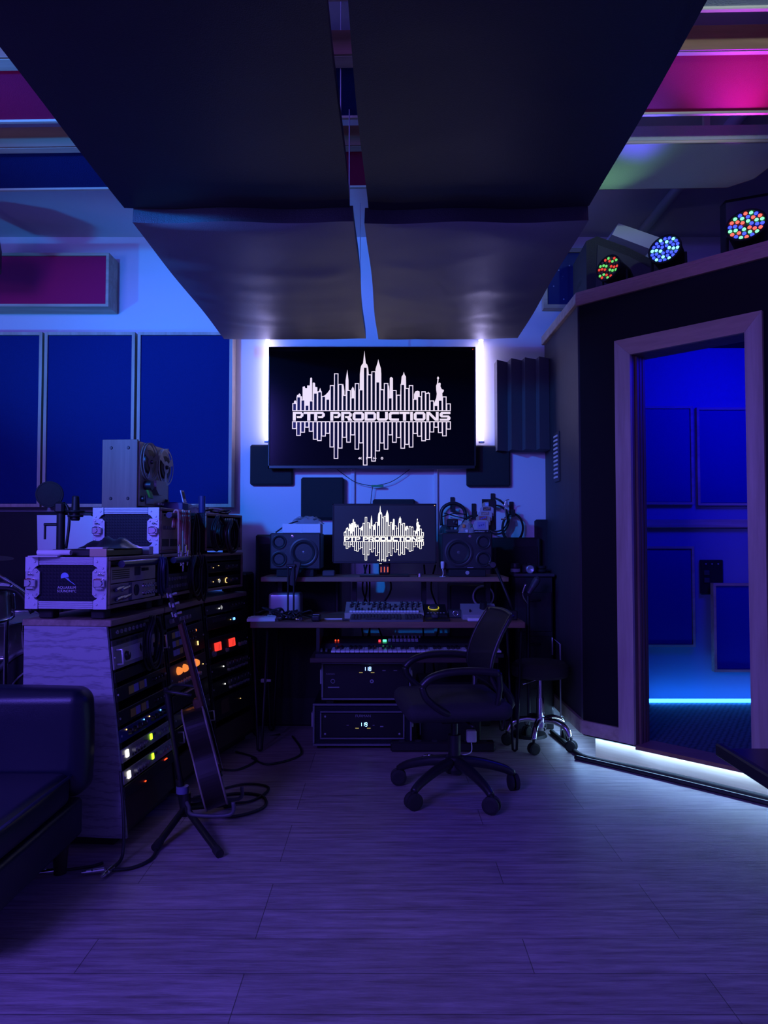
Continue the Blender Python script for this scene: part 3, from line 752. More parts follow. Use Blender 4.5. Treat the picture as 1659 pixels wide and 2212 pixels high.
# ================================================================ LEFT: RACK CABINETS, FLIGHT CASES
def fr(ox, oy, rz):
    a = R(rz); return (Vector((ox,oy,0)), Vector((math.cos(a), math.sin(a), 0)), Vector((-math.sin(a), math.cos(a), 0)), rz)
BAY1 = fr(-1.182,3.17,84.3); o1, a1, n1, _ = BAY1
BAY2 = fr(*(o1+a1*.59)[:2], 84.3)
BAY3 = fr(*(o1+a1*1.185)[:2], 76)
def at(b, x, y, z): return b[0]+b[1]*x+b[2]*y+Vector((0,0,z))
CH = .955; TILT = math.degrees(math.atan(.1/.95))
def front(z): return -(CH-z)*.105
def cabinet(b, w, label, near_side=True):
    t = thing('rack_cabinet', label, 'rack', b[0], b[3])
    side = [(0,CH-.03),(front(0),0.04),(.37,0.04),(.37,CH-.03)]
    for x in (.0, w-.016):
        m = MB().prism(side, (x,0,0), (0,1,0), (0,0,1), (.016,0,0))
        part('side_panel', m, rackw if x == 0 and near_side else blk, t)
    part('top_board', MB().box((w/2,.18,CH-.0155),(w,.40,.028),.003), plyedge, t)
    part('back_panel', MB().box((w/2,.362,CH/2),(w-.034,.012,CH-.12)), blk, t)
    part('bottom_board', MB().box((w/2,.14,.055),(w-.034,.42,.03)), blk, t)
    m = MB().prism([(front(.07)+.006,.07),(front(.19)+.006,.19),(front(.19)+.02,.19),(front(.07)+.02,.07)], (.017,0,0), (0,1,0), (0,0,1), (w-.034,0,0))
    part('kick_panel', m, mat('dark brown panel', (.05,.03,.025), .6), t)
    for x in (.02, w-.05):
        part('rack_rail', MB().prism([(front(.2)+.004,.2),(front(.9)+.004,.9),(front(.9)+.012,.9),(front(.2)+.012,.2)], (x,0,0), (0,1,0), (0,0,1), (.03,0,0)), blk_m, t)
    part('plinth', MB().box((w/2,.15,.0205),(w-.06,.36,.039)), blk, t)
    return t
cabinet(BAY1,.575,'sloping oak veneered rack cabinet nearest the camera, behind the blue sofa')
cabinet(BAY2,.565,'middle sloping rack cabinet, behind the guitar', False)
cabinet(BAY3,.575,'far rack cabinet turned towards the desk', False)

KN = {}
def knob_mesh(r, m, d=.016):
    k = (r, m.name, d)
    if k not in KN:
        b = MB().lathe([(0,d),(r*.8,d),(r*.92,d*.85),(r,d*.3),(r*1.15,0)], (0,0,0), (0,-1,0), 14)
        b.box((0,-d,r*.5),(r*.14,.002,r*.7),0,1)
        KN[k] = b.mesh('knob', [m, white_p])
    return KN[k]
UH = .05
def unit(b, z, u, w, label, cat, face, name='rack_unit', tilt=True, x0=.017, y=0, dep=.26, group=None):
    """rack unit of u height units with its faceplate at the frame's front; local origin lower left of the face"""
    t = thing(name, label, cat, at(b, x0, (front(z) if tilt else 0)+y, z), b[3], group, rx=-TILT if tilt else 0)
    h = u*UH-.003
    part('faceplate', MB().box((w/2,-.003,h/2),(w,.008,h),.002), face, t)
    part('chassis', MB().box((w/2,dep/2+.003,h/2),(w-.08,dep,h-.004)), blk_m, t)
    t['h'] = h; t['w'] = w
    return t
def knobs(t, l, m=None, d=.016):
    for x, z, r in l: part('knob', knob_mesh(r, m or blk, d), None, t, loc=(x,-.007,z))
def led(t, x, z, m, w=.008, h=.008, name='led'):
    part(name, MB().box((x,-.009,z),(w,.005,h),.0015), m, t)
def screws(t):
    for x in (.012, t['w']-.012): part('screw', MB().cyl((x,-.007,t['h']/2),(x,-.011,t['h']/2),.005,n=8), steel, t)
def handles(t):
    for x in (.03, t['w']-.03): part('handle', MB().tube([(x,-.005,.02),(x,-.035,.02),(x,-.035,t['h']-.02),(x,-.005,t['h']-.02)], .005, 8), steel, t)
def fin():
    for o in bpy.data.objects:
        for k in ('h','w'):
            if k in o: del o[k]
FW = .541
tape_y = mat('yellow tape', (.45,.36,.08), .7); tape_b = mat('pale blue tape', (.25,.25,.5), .7)
# --- bay 1, top to bottom
t = unit(BAY1,.87,1,FW,'black patch panel with cables at the top of the nearest rack','patch panel',blk)
for i in range(12): part('jack', MB().lathe([(.009,0),(.009,.006),(.005,.006),(.005,.001)], (.05+i*.04,-.007,.024), (0,-1,0), 10), steel, t)
t = unit(BAY1,.836,.6,FW,'narrow black vent strip under the patch panel of the nearest rack','vent panel',dkgrey); 
for i in range(10): part('slot', MB().box((.06+i*.046,-.0075,.013),(.03,.002,.012)), blk, t)
t = unit(BAY1,.738,2.1,FW,'silver grey power amplifier with orange switch in the nearest rack','amplifier',silver_p); screws(t); handles(t)
part('inlay', MB().box((.25,-.008,.05),(.34,.003,.066),.001), mat('pale grey inlay', (.5,.49,.46), .5), t)
led(t,.47,.06,led_o,.012,.028,'switch'); knobs(t, [(.12,.045,.02),(.42,.05,.012),(.44,.03,.01)])
part('badge', MB().prism([(0,.02),(.012,0),(0,-.02),(-.012,0)], (.27,-.0095,.06), (1,0,0), (0,0,1), (0,-.002,0)), blk, t)
t = unit(BAY1,.682,.95,FW,'blank black panel below the silver amplifier','blank panel',blk)
for z, lb in ((.60,'upper black effects unit with yellow and blue tape labels in the nearest rack'),(.50,'lower black effects unit with yellow and blue tape labels in the nearest rack')):
    t = unit(BAY1,z,1.3,FW,lb,'effects unit',blk,group='tape labelled effects units'); screws(t)
    for x, m_, w_ in ((.14,tape_y,.05),(.19,tape_b,.05),(.25,tape_y,.05),(.29,tape_b,.022)): part('tape_label', MB().box((x,-.0085,.03),(w_,.002,.035)), m_, t)
    knobs(t, [(.38+.035*i,.03,.01) for i in range(4)])
t = unit(BAY1,.43,1.15,FW,'dark blue compressor with tiny lit leds in the nearest rack','compressor',mat('dark blue faceplate', (.02,.03,.16), .4)); screws(t)
knobs(t, [(.09+.05*i,.028,.013) for i in range(4)]+[(.33+.045*i,.028,.012) for i in range(4)])
for x, m_ in ((.06,led_y),(.24,led_b),(.3,led_y),(.43,led_b)): led(t,x,.044,m_,.006,.006)
for z, lb in ((.345,'upper silver preamp with white and green lights low in the nearest rack'),(.255,'lower silver preamp with white and green lights low in the nearest rack')):
    t = unit(BAY1,z,1.2,FW,lb,'preamp',silver_p,group='silver preamps'); screws(t)
    led(t,.05,.03,led_w,.022,.03,'meter_light'); led(t,.30,.036,led_g,.018,.026,'meter_light'); part('display', MB().box((.335,-.008,.04),(.03,.003,.012)), dkgrey, t)
    knobs(t, [(.11+.04*i,.03,.01) for i in range(4)]+[(.39+.035*i,.03,.011) for i in range(4)], grey)
    for i in range(5): part('button', MB().box((.1+i*.03,-.009,.012),(.012,.006,.008),.001), blk, t)
t = unit(BAY1,.197,1.1,FW,'black power conditioner with two red lights at the foot of the nearest rack','power conditioner',blk)
led(t,.2,.012,led_r,.012,.006); led(t,.44,.04,led_r,.03,.005)
# --- bay 2
FW2 = .531
t = unit(BAY2,.84,1.5,FW2,'black module with small jacks at the top of the middle rack','effects unit',blk); knobs(t, [(.06+.05*i,.035,.012) for i in range(6)], grey)
t = unit(BAY2,.67,3.2,FW2,'tall black synthesizer module with blue taped notes in the middle rack','synthesizer module',blk); screws(t)
for i in range(9): part('tape_label', MB().box((.08+(i%3)*.045,-.0085,.13-(i//3)*.045),(.04,.002,.03)), tape_b if i%4 else tape_y, t)
for x, z, m_ in ((.38,.115,led_o),(.41,.118,led_o),(.42,.05,led_y),(.42,.038,led_y)): led(t,x,z,m_,.01,.012)
knobs(t, [(.28+.04*(i%3),.12-.04*(i//3),.011) for i in range(6)])
t = unit(BAY2,.51,2.9,FW2,'black preamp with four glowing orange knobs in the middle rack','preamp',mat('dark speckled faceplate', (.05,.035,.035), .6, var=.5, bscale=90)); screws(t)
for i in range(4):
    part('lit_knob', MB().lathe([(0,.022),(.014,.022),(.02,.012),(.022,0)], (.10+i*.085,-.007,.105), (0,-1,0), 8), led_o, t)
knobs(t, [(.1+.037*i,.04,.011) for i in range(9)], grey); led(t,.47,.08,led_y,.006,.006)
t = unit(BAY2,.42,1.7,FW2,'black recorder drawer with a grey handle bar in the middle rack','recorder',blk); part('handle', MB().box((.24,-.02,.075),(.2,.02,.008),.003), steel, t)
t = unit(BAY2,.345,1.4,FW2,'black mixer unit with three white lit buttons in the middle rack','mixer',dkgrey); screws(t)
for x, z, s in ((.16,.022,.02),(.23,.03,.014),(.30,.042,.018)): led(t,x,z,led_w,.014,s,'lit_button')
knobs(t, [(.1+.045*i,.055,.009) for i in range(8)])
t = unit(BAY2,.245,1.9,FW2,'grilled black power amplifier near the foot of the middle rack','amplifier',blk); handles(t); led(t,.40,.06,led_y,.014,.005)
for i in range(9): part('grille_slat', MB().box((.22,-.009,.018+i*.008),(.28,.004,.003)), dkgrey, t)
# --- bay 3
FW3 = .541
t = unit(BAY3,.85,1.15,FW3,'dark interface with a white diamond badge in the far rack','audio interface',blk); screws(t)
part('badge', MB().prism([(0,.013),(.013,0),(0,-.013),(-.013,0)], (.2,-.008,.03), (1,0,0), (0,0,1), (0,-.003,0)), emit('white badge glow', (.8,.8,.85), .35), t); led(t,.17,.026,led_w,.006,.006); knobs(t, [(.33+.045*i,.03,.011) for i in range(4)])
t = unit(BAY3,.76,1.6,FW3,'black converter with one blue light in the far rack','converter',blk); led(t,.36,.035,led_b,.022,.014,'display'); led(t,.31,.035,led_y,.005,.005)
for i in range(16): part('vent_slot', MB().box((.08+i*.011,-.0075,.05),(.005,.002,.018)), dkgrey, t)
t = unit(BAY3,.60,2.3,FW3,'black compressor with two glowing red meters in the far rack','compressor',blk); screws(t)
for x in (.11,.30):
    part('meter', MB().box((x,-.009,.055),(.085,.008,.05),.003), vu_red, t)
    part('needle', MB().tube([(x,-.0136,.035),(x+.012,-.0136,.07)], .0012, 5), blk, t)
knobs(t, [(.40,.03,.012),(.44,.03,.012),(.48,.03,.012),(.05,.02,.016),(.22,.02,.012)], grey)
for z, lb in ((.48,'upper black equaliser with a row of knobs in the far rack'),(.375,'lower black equaliser with a row of knobs in the far rack')):
    t = unit(BAY3,z,1.7,FW3,lb,'equaliser',blk,group='knobbed equalisers'); screws(t); led(t,.16,.05,led_w,.006,.006)
    knobs(t, [(.22+.05*i,.05,.018) for i in range(6)], dkgrey); knobs(t, [(.22+.05*i,.02,.009) for i in range(6)], grey)
t = unit(BAY3,.23,2.5,FW3,'blank black drawer at the foot of the far rack','drawer',blk); part('window', MB().box((.14,-.008,.07),(.1,.003,.08)), mat('brown window', (.09,.04,.03), .5), t); led(t,.35,.07,led_y,.004,.004)

# ---------------------------------------------------------------- flight cases
honey = mat('dark honeycomb laminate', (.006,.007,.016), .5, spec=.25)
def honey_nodes(m):
    nt = m.node_tree; b = nt.nodes['Principled BSDF']; tc = nt.nodes.new('ShaderNodeTexCoord')
    v = nt.nodes.new('ShaderNodeTexVoronoi'); v.inputs['Scale'].default_value = 75; v.inputs['Randomness'].default_value = .0; v.feature = 'DISTANCE_TO_EDGE'
    bp = nt.nodes.new('ShaderNodeBump'); bp.inputs['Strength'].default_value = .6; bp.inputs['Distance'].default_value = .002
    nt.links.new(tc.outputs['Object'], v.inputs['Vector']); nt.links.new(v.outputs['Distance'], bp.inputs['Height']); nt.links.new(bp.outputs[0], b.inputs['Normal'])
honey_nodes(honey)
def flight_case(b, x0, w, y0, d, z0, h, label, end=True, feet=.0, logo_=False):
    """open rack case; its open front faces local -y, its lidded end faces local -x"""
    t = thing('flight_case', label, 'flight case', at(b, x0, y0, z0), b[3])
    th = .014
    part('shell', MB().box((w/2,d/2,th/2),(w,d,th)).box((w/2,d/2,h-th/2),(w,d,th)).box((th/2,d/2,h/2),(th,d,h-2*th)).box((w-th/2,d/2,h/2),(th,d,h-2*th)).box((w/2,d-th/2,h/2),(w-2*th,th,h-2*th)), honey, t)
    m = MB(); e = .016
    for z in (0,h): m.box((w/2,0,z+(e/2 if z == 0 else -e/2)),(w,.012,e),.003)
    for x in (0,w): m.box((x+(e/2 if x == 0 else -e/2),0,h/2),(e,.012,h-2*e),.003)
    part('front_edge', m, plyedge, t)
    if end:
        rh = .034
        for z in (0, h-rh):
            m = MB()
            for k in range(4): m.box((-.006-.002*(k%2),d/2,z+rh*(k+.5)/4),(.012,d-.12,rh/4-.0008),.002)
            part('edge_rail', m, alu, t)
        for y, sy in ((0,1),(d,-1)):
            for z, sz in ((0,1),(h,-1)):
                m = MB().prism([(0,0),(sy*.058,0),(sy*.058,sz*.036),(sy*.046,sz*.042),(sy*.034,sz*.056),(sy*.034,sz*.062),(0,sz*.062)], (-.002,y,z), (0,1,0), (0,0,1), (-.012,0,0))
                for ry, rz_ in ((.043,.02),(.017,.048)): m.lathe([(0,.004),(.004,.0035),(.006,0)], (-.014,y+sy*ry,z+sz*rz_), (-1,0,0), 8)
                part('corner_plate', m, alu, t)
            lh = min(.124, h-.09)
            m = MB().prism([(0,-lh/2),(sy*.05,-lh/2),(sy*.064,-lh/2+.014),(sy*.064,lh/2-.014),(sy*.05,lh/2),(0,lh/2)], (-.002,y,h/2), (0,1,0), (0,0,1), (-.010,0,0))
            for q in (-1,1):
                m.lathe([(0,.004),(.004,.0035),(.006,0)], (-.012,y+sy*.012,h/2+q*(lh/2-.012)), (-1,0,0), 8); m.lathe([(0,.004),(.004,.0035),(.006,0)], (-.012,y+sy*.05,h/2+q*(lh/2-.014)), (-1,0,0), 8)
            lt = part('latch', m, steel, t)
            m = MB().box((-.020,y+sy*.028,h/2-.004),(.018,.034,.05),.004).box((-.026,y+sy*.028,h/2+.0),(.01,.05,.036),.004)
            m.lathe([(0,.006),(.012,.006),(.014,0)], (-.031,y+sy*.022,h/2), (-1,0,0), 12)
            m.tube([(-.018,y+sy*.016,h/2+.034),(-.028,y+sy*.024,h/2+.042),(-.018,y+sy*.034,h/2+.034)], .004, 6)
            part('latch_wing', m, chrome, lt)
        if logo_:
            g = emit('printed pale blue emblem', (.16,.22,.75), .12); g2 = mat('printed pale lettering', (.75,.75,.8), .5)
            m = MB()
            c = (-.0012, d*.53, h*.62); n = 14
            dome = [(.0+.018*math.cos(R(180-a)), .018*math.sin(R(180-a))) for a in range(-25,190,16)]
            m.flat([(p[0], p[1]) for p in dome], c, (0,-1,0), (0,0,1))
            for k in range(4):
                m.tube([(-.0012,d*.53-.002-.004*k,h*.62-.004),(-.0012,d*.53-.012-.004*k,h*.62-.012-.002*k),(-.0012,d*.53-.016-.007*k,h*.62-.015-.004*k),(-.0012,d*.53-.03-.006*k,h*.62-.024-.004*k)], .0011, 4, sub=4)
            part('emblem', m, mat('pale blue print', (.25,.4,.8), .5), t)
            m = MB().text('AQUARIUM', (-.0014,d*.53-.01,h*.385), (0,-1,0), (0,0,1), .017, sx=.95).text('SOUNDNYC', (-.0014,d*.53-.01,h*.32), (0,-1,0), (0,0,1), .0155)
            part('lettering', m, g2, t)
    if feet:
        for x in (.06,w-.06):
            for y in (.06,d-.07): part('foot', MB().box((x,y,-feet/2),(.06,.062,feet),.004), rubber, t)
    return t
ZC = 1.0
fc1 = flight_case(BAY1,.0,.56,-.004,.365,ZC,.222,'front flight case on the nearest rack, with jellyfish emblem and lettering on its end',True,ZC-CH-.001,True)
fc2 = flight_case(BAY2,.0,.55,.0,.36,ZC,.222,'dark flight case on the middle rack, behind the cable coils',False,ZC-CH-.001)
fc3 = flight_case(BAY3,.0,.545,.0,.36,ZC-.012,.224,'far lower flight case on the rack turned towards the desk',False,ZC-CH-.013)
fc4 = flight_case(BAY2,.10,.44,.055,.36,1.2235,.24,'upper flight case with plain honeycomb end, under the tape recorder',True,0)
fc5 = flight_case(BAY3,.03,.50,.0,.36,1.2285,.225,'far upper flight case stacked on the lower one, beside the white wall',False,.016)
# gear inside
t = unit(BAY1,1.105,1.5,.49,'cream tuner with five dark slots inside the front flight case','tuner',cream,tilt=False,x0=.035,y=.014,dep=.22)
for i in range(5): part('slot', MB().box((.11,-.0075,.02+i*.009),(.17,.002,.005)), blk, t)
part('dial', MB().box((.28,-.008,.045),(.06,.003,.04)), dkgrey, t)
for i in range(5): part('button', MB().box((.33+i*.016,-.009,.05),(.01,.006,.014),.001), blk, t)
t = unit(BAY1,1.017,1.75,.49,'cream channel strip with jack plugs in front inside the front flight case','preamp',cream,tilt=False,x0=.035,y=.014,dep=.22)
part('speaker_dial', MB().lathe([(.026,0),(.026,.004),(.02,.004),(.018,.001),(0,.001)], (.27,-.007,.045), (0,-1,0), 20), dkgrey, t)
knobs(t, [(.35+.03*i,.06,.011) for i in range(5)]+[(.35+.03*i,.025,.010) for i in range(5)], chrome)
part('blue_panel', MB().box((.205,-.008,.043),(.03,.003,.08)), mat('dark violet strip', (.05,.04,.16), .5), t)
def plug(m, a, d, r=.009, L=.07):
    a = Vector(a); d = Vector(d).normalized()
    m.lathe([(0,0),(r*.6,.0),(r,.008),(r,L*.55),(r*.8,L*.6),(r*.8,L*.8),(r*.55,L),(0,L)], a, d, 10, 0)
    return a+d*L
for i, (x, z) in enumerate(((.06,.06),(.12,.058),(.07,.018),(.13,.02))):
    m = MB(); plug(m, (x-.05,-.026,z), (1,0,.12), .010, .10); part('plug', m, mat('violet metal plug', (.3,.28,.5), .25, metal=.9), t)
t = unit(BAY1,1.186,.4,.49,'thin dark strip at the top inside the front flight case','vent panel',blk,tilt=False,x0=.035,y=.014,dep=.1)
t = unit(BAY2,1.02,2.0,.49,'dark patch bay hidden by hanging cables in the middle flight case','patch bay',dkgrey,tilt=False,x0=.03,y=.014,dep=.22)
for i in range(2):
    for j in range(12): part('jack', MB().lathe([(.009,0),(.009,.006),(.005,.006)], (.04+j*.037,-.007,.03+i*.04), (0,-1,0), 8), steel, t)
t = unit(BAY2,1.24,4.0,.40,'cream perforated amplifier hidden by cables in the upper flight case','amplifier',cream,tilt=False,x0=.12,y=.07,dep=.22)
for i in range(3): part('vent', MB().box((.07+i*.12,-.0075,.04),(.1,.002,.04)), dkgrey, t)
led(t,.33,.11,emit('red pilot light', (1,.04,.01), 14),.010,.010)
for i in range(5): knobs(t, [(.05+.03*i,.12,.01)], grey)
t = unit(BAY3,1.165,.8,.50,'perforated dark vent panel in the far lower flight case','vent panel',dkgrey,tilt=False,x0=.03,y=.014,dep=.1)
for i in range(30): part('vent_slot', MB().box((.04+i*.0145,-.0075,.018),(.007,.002,.02)), blk, t)
for z, lb, mm_ in ((1.095,'upper black two channel preamp in the far lower flight case','u'),(1.01,'lower black preamp with yellow ring and badge in the far lower flight case','l')):
    t = unit(BAY3,z,1.25,.50,lb,'preamp',blk,tilt=False,x0=.03,y=.014,dep=.22)
    knobs(t, [(.06,.03,.014),(.3,.03,.014),(.36,.03,.014),(.42,.03,.012)], dkgrey); led(t,.19,.04,led_y,.005,.005); led(t,.12,.03,led_y,.005,.005)
    if mm_ == 'l':
        part('badge', MB().prism([(0,.014),(.014,0),(0,-.014),(-.014,0)], (.2,-.008,.032), (1,0,0), (0,0,1), (0,-.003,0)), MATS['white badge glow'], t)
        part('lit_ring', MB().lathe([(.017,0),(.017,.003),(.014,.003),(.014,0)], (.3,-.007,.03), (0,-1,0), 18), led_y, t)
t = unit(BAY3,1.25,3.6,.46,'grey steel unit with perforations and an oval chrome port in the far upper flight case','amplifier',mat('grey brown steel', (.16,.14,.13), .45, metal=.4),tilt=False,x0=.045,y=.02,dep=.22)
part('port', MB().lathe([(.055,0),(.055,.004),(.04,.012),(.034,.004),(0,.003)], (.36,-.007,.06), (0,-1,0), 24), steel, t)
part('port_hole', MB().lathe([(.032,.0),(0,.0)], (.36,-.012,.06), (0,-1,0), 20), blk, t)
for i in range(2):
    for j in range(8):
        part('perforation', MB().box((.09+i*.2+j*.014,-.0075,.12),(.007,.002,.028)), blk, t)
# handles bars and hung cables
for b_, z, lb in ((BAY1,1.19,'dark blue foam microphone tube lying across the front flight case'),(BAY2,1.19,'dark tube rail across the middle flight case holding cables')):
    solo('rail_tube', MB().cyl((.06,-.035,0),(.46,-.035,0),.016).box((.08,-.018,0),(.012,.036,.012)).box((.44,-.018,0),(.012,.036,.012)), mat('glossy blue black tube', (.02,.025,.06), .3), lb, 'rail', at(b_,0,0,z), b_[3])
solo('rail_tube', MB().cyl((.12,-.035,0),(.5,-.035,0),.016).box((.15,-.018,0),(.012,.04,.012)).box((.48,-.018,0),(.012,.04,.012)), MATS['glossy blue black tube'], 'upper dark tube rail across the upper flight case holding cables', 'rail', at(BAY2,0,.05,1.425), BAY2[3])
def coil(b, x, z, w, h, n, r, m_, label, cat='cable', y=-.058, seed=0):
    rnd = random.Random(seed); t = thing('cable_coil', label, cat, at(b, x, y, z), b[3], 'cables hanging on the flight cases')
    m = MB(); pts = []
    for k in range(n):
        dw = rnd.uniform(.85,1.12); dh = rnd.uniform(.9,1.08); yy = (k-n/2)*r*1.6
        for q in range(10):
            a = 2*math.pi*q/10
            pts.append((math.sin(a)*w/2*dw*(1 if math.cos(a) < .6 else .7), yy-.0, -h/2*dh+math.cos(a)*h/2*dh+.018))
    m.tube(pts, r, 6, sub=3); part('cable', m, m_, t)
    return t
cab_bk = mat('black cable', (.014,.014,.016), .5)
for i, (b_, x, z, w, h, n, lb) in enumerate(((BAY2,.30,1.19,.13,.21,4,'black cable coil on the middle tube rail, left one'),(BAY2,.40,1.19,.12,.24,5,'black cable coil on the middle tube rail, right one by the far case'),
     (BAY2,.40,1.425,.10,.30,5,'long black cable coil on the upper tube rail beside the red light'),(BAY3,.12,1.42,.16,.2,4,'dark thick cable coil before the far upper flight case'))):
    coil(b_, x-(.04 if b_ is BAY3 else 0), z, w, h, n, .0055, cab_bk, lb, seed=i, y=-.008 if i == 2 else -.058)
coil(BAY1,.44,1.19,.05,.17,3,.008,mat('glossy blue cable', (.012,.015,.06), .3),'glossy dark blue cable looped over the front flight case',seed=9)
coil(BAY1,.36,.915,.15,.24,4,.0065,cab_bk,'black cable coil hanging before the silver amplifier of the nearest rack',y=-.05,seed=12)
coil(BAY3,.20,1.40,.15,.19,6,.009,mat('brown black cable', (.025,.016,.014), .35),'thick brown black cable bundle before the oval port of the far upper case',y=-.06,seed=13)
pinkc = [mat('pink cable', (.55,.22,.22), .5), mat('red cable', (.35,.04,.05), .5), mat('tan cable', (.5,.36,.28), .5)]
for i in range(6):
    x = .17+i*.032; t = thing('patch_cable', ['pink','dark red','tan','pink','red','tan'][i]+' patch cable hung over the upper flight case rail, '+['first','second','third','fourth','fifth','sixth'][i]+' from the left', 'cable', at(BAY2,x,-.005,1.43), BAY2[3], 'short patch cables on the upper case')
    L = .16+.03*(i%3)
    part('cord', MB().tube([(0,.02,-.07),(0,.012,.012),(0,-.006,.02),(0,-.012,.0),(.004,-.012,-L)], .006, 6, sub=4), pinkc[i%3], t)
    m = MB(); plug(m, (.004,-.012,-L), (0,0,-1), .010, .085); part('plug', m, chrome, t)
# ---------------------------------------------------------------- on top of the cases
T1 = ZC+.2225
t = thing('tape_recorder', 'reel to reel tape recorder with walnut side standing on the upper flight case', 'tape recorder', at(BAY2,.14,.20,1.464), BAY2[3])
W_, Dp, H_ = .43, .195, .365
for x in (0,W_-.016): 
    m = MB().box((x+.008,Dp/2,H_/2),(.016,Dp,H_),.002)
    s_ = part('side_panel', m, cabw, t)
    if x == 0:
        for y in (.05,.145):
            for z in (.05,.32): part('screw', MB().lathe([(0,.004),(.006,.004),(.009,0)], (0,y,z), (-1,0,0), 12), blk, s_)
part('case', MB().box((W_/2,Dp/2+.005,H_/2),(W_-.034,Dp-.012,H_-.008)), blk, t)
part('deck_plate', MB().box((W_/2,.002,H_/2),(W_-.036,.012,H_-.02),.002), mat('pale brushed deck', (.46,.42,.36), .4, metal=.4), t)
def reel(cx, cz, rr, label, mtl):
    m = MB()
    for yy in (-.012,-.026):
        m.lathe([(rr,0),(rr,.0025),(rr*.92,.0025),(rr*.92,0),(rr,0)], (cx,yy,cz), (0,-1,0), 36)
        m.lathe([(.0,.0025),(rr*.34,.0025),(rr*.34,0)], (cx,yy,cz), (0,-1,0), 24)
        for k in range(3):
            a = 2*math.pi*k/3+.4; p = []
            for s, q in ((-.30,.3),(-.22,.95),(.22,.95),(.30,.3)): p.append((rr*q*math.cos(a+s*(1 if q < .5 else 1)), rr*q*math.sin(a+s)))
            m.prism(p, (cx,yy,cz), (1,0,0), (0,0,1), (0,-.0025,0))
    r_ = part('reel', m, mtl, t, label)
    part('tape_pack', MB().lathe([(rr*.33,.0),(rr*.62,.0),(rr*.62,.012),(rr*.33,.012)], (cx,-.013,cz), (0,-1,0), 30), mat('brown tape', (.03,.018,.015), .3), r_)
    part('hub', MB().lathe([(0,.012),(.010,.012),(.013,0)], (cx,-.028,cz), (0,-1,0), 14), blk, r_)
reel(.115,.255,.105,'clear plastic reel',mat('smoky clear plastic', (.35,.33,.32), .15, alpha=.75))
reel(.325,.245,.105,'metal reel',steel)
part('head_cover', MB().prism([(0,.05),(.13,.05),(.145,.03),(.09,-.03),(.04,-.03),(0,0)], (.17,-.005,.11), (1,0,0), (0,0,1), (0,-.03,0)), silver_p, t)
part('roller', MB().cyl((.09,-.005,.125),(.09,-.045,.125),.024), blk, t)
for x in (.05,.38): part('knob', knob_mesh(.015, blk), None, t, loc=(x,-.005,.05))
part('meter_panel', MB().box((.15,-.008,.05),(.1,.006,.05),.002), mat('pale meter glass', (.45,.5,.55), .25), t)
for i in range(4): part('lever', MB().box((.24+i*.03,-.015,.03),(.016,.02,.014),.003), steel, t)
m = MB().rbox((.095,-.03,.08),(.05,.03,.05),.01); part('green_tag', MB().prism([(0,0),(.05,-.01),(.07,-.045),(.03,-.04)], (.07,-.02,.1), (1,0,0), (0,0,1), (0,-.012,0)), mat('bright green plastic', (.1,.5,.06), .4), t)
# polaroid, boxes beside the recorder
TU = 1.464
t = solo('photo_print', MB().box((0,0,.035),(.05,.006,.07),.001).box((0,-.0035,.04),(.036,.002,.04),0,1), [paper, mat('dark picture', (.05,.04,.05), .4)], 'small white bordered print leaning by the tape recorder', 'print', at(BAY2,.50,.075,1.5105), BAY2[3]); t.rotation_euler[0] = R(-14)
solo('cable_box', MB().box((0,0,.022),(.09,.13,.044),.004), mat('dark blue box', (.03,.035,.12), .4), 'dark blue box before the recorder on the upper flight case edge', 'box', at(BAY2,.49,.13,1.464), BAY2[3])
solo('pencil_tin', MB().lathe([(0,0),(.02,0),(.02,.1),(.018,.1),(.018,.01),(0,.01)], n=14), mat('dark blue tin', (.03,.04,.14), .3), 'slim blue tin standing at the recorder corner', 'tin', at(BAY3,.045,.03,1.4545))
t = thing('plastic_bag', 'crumpled clear plastic bag lying on the far upper flight case', 'bag', at(BAY3,.2,.16,1.454), BAY3[3])
def crumple(w, d, h, seed, n=12):
    rnd = random.Random(seed); vs = []; fs = []
    for j in range(n+1):
        for i in range(n+1):
            u = i/n*2-1; v = j/n*2-1
            e = max(0, 1-u*u)**.5*max(0, 1-v*v)**.5
            vs.append((u*w/2+rnd.uniform(-.006,.006), v*d/2+rnd.uniform(-.006,.006), max(.001, h*e*(.6+.5*rnd.random()))))
    for j in range(n):
        for i in range(n): a = j*(n+1)+i; fs.append((a,a+1,a+n+2,a+n+1))
    m = MB().add(vs, fs, 0, True)
    k = len(vs); m.add([(-w/2,-d/2,0),(w/2,-d/2,0),(w/2,d/2,0),(-w/2,d/2,0)], [(3,2,1,0)])
    return m
part('film', crumple(.26,.2,.06,4), mat('clear film', (.55,.55,.6), .15, alpha=.45), t)
m = MB().tube([(0,0,.0),(.09,.02,.035),(.16,-.03,.03),(.15,-.08,.012),(.08,-.1,.01)], .005, 6, sub=6)
solo('white_cable', m, white_p, 'thin white cable looped on the far upper flight case', 'cable', at(BAY3,.34,.16,1.462), BAY3[3])
for i, (x, y) in enumerate(((.2,.07),(.3,.05),(.42,.09))):
    m = MB().tube([(-.12,.02,0),(-.04,-.02,.02),(.04,.03,.01),(.12,-.02,.0)], .006, 6, sub=5)
    solo('black_cable', m, cab_bk, ['black cable strewn at the left on the far upper flight case','black cable strewn in the middle on the far upper flight case','black cable strewn at the right on the far upper flight case'][i], 'cable', at(BAY3,x,y-.03,1.4605), BAY3[3]+20*i)
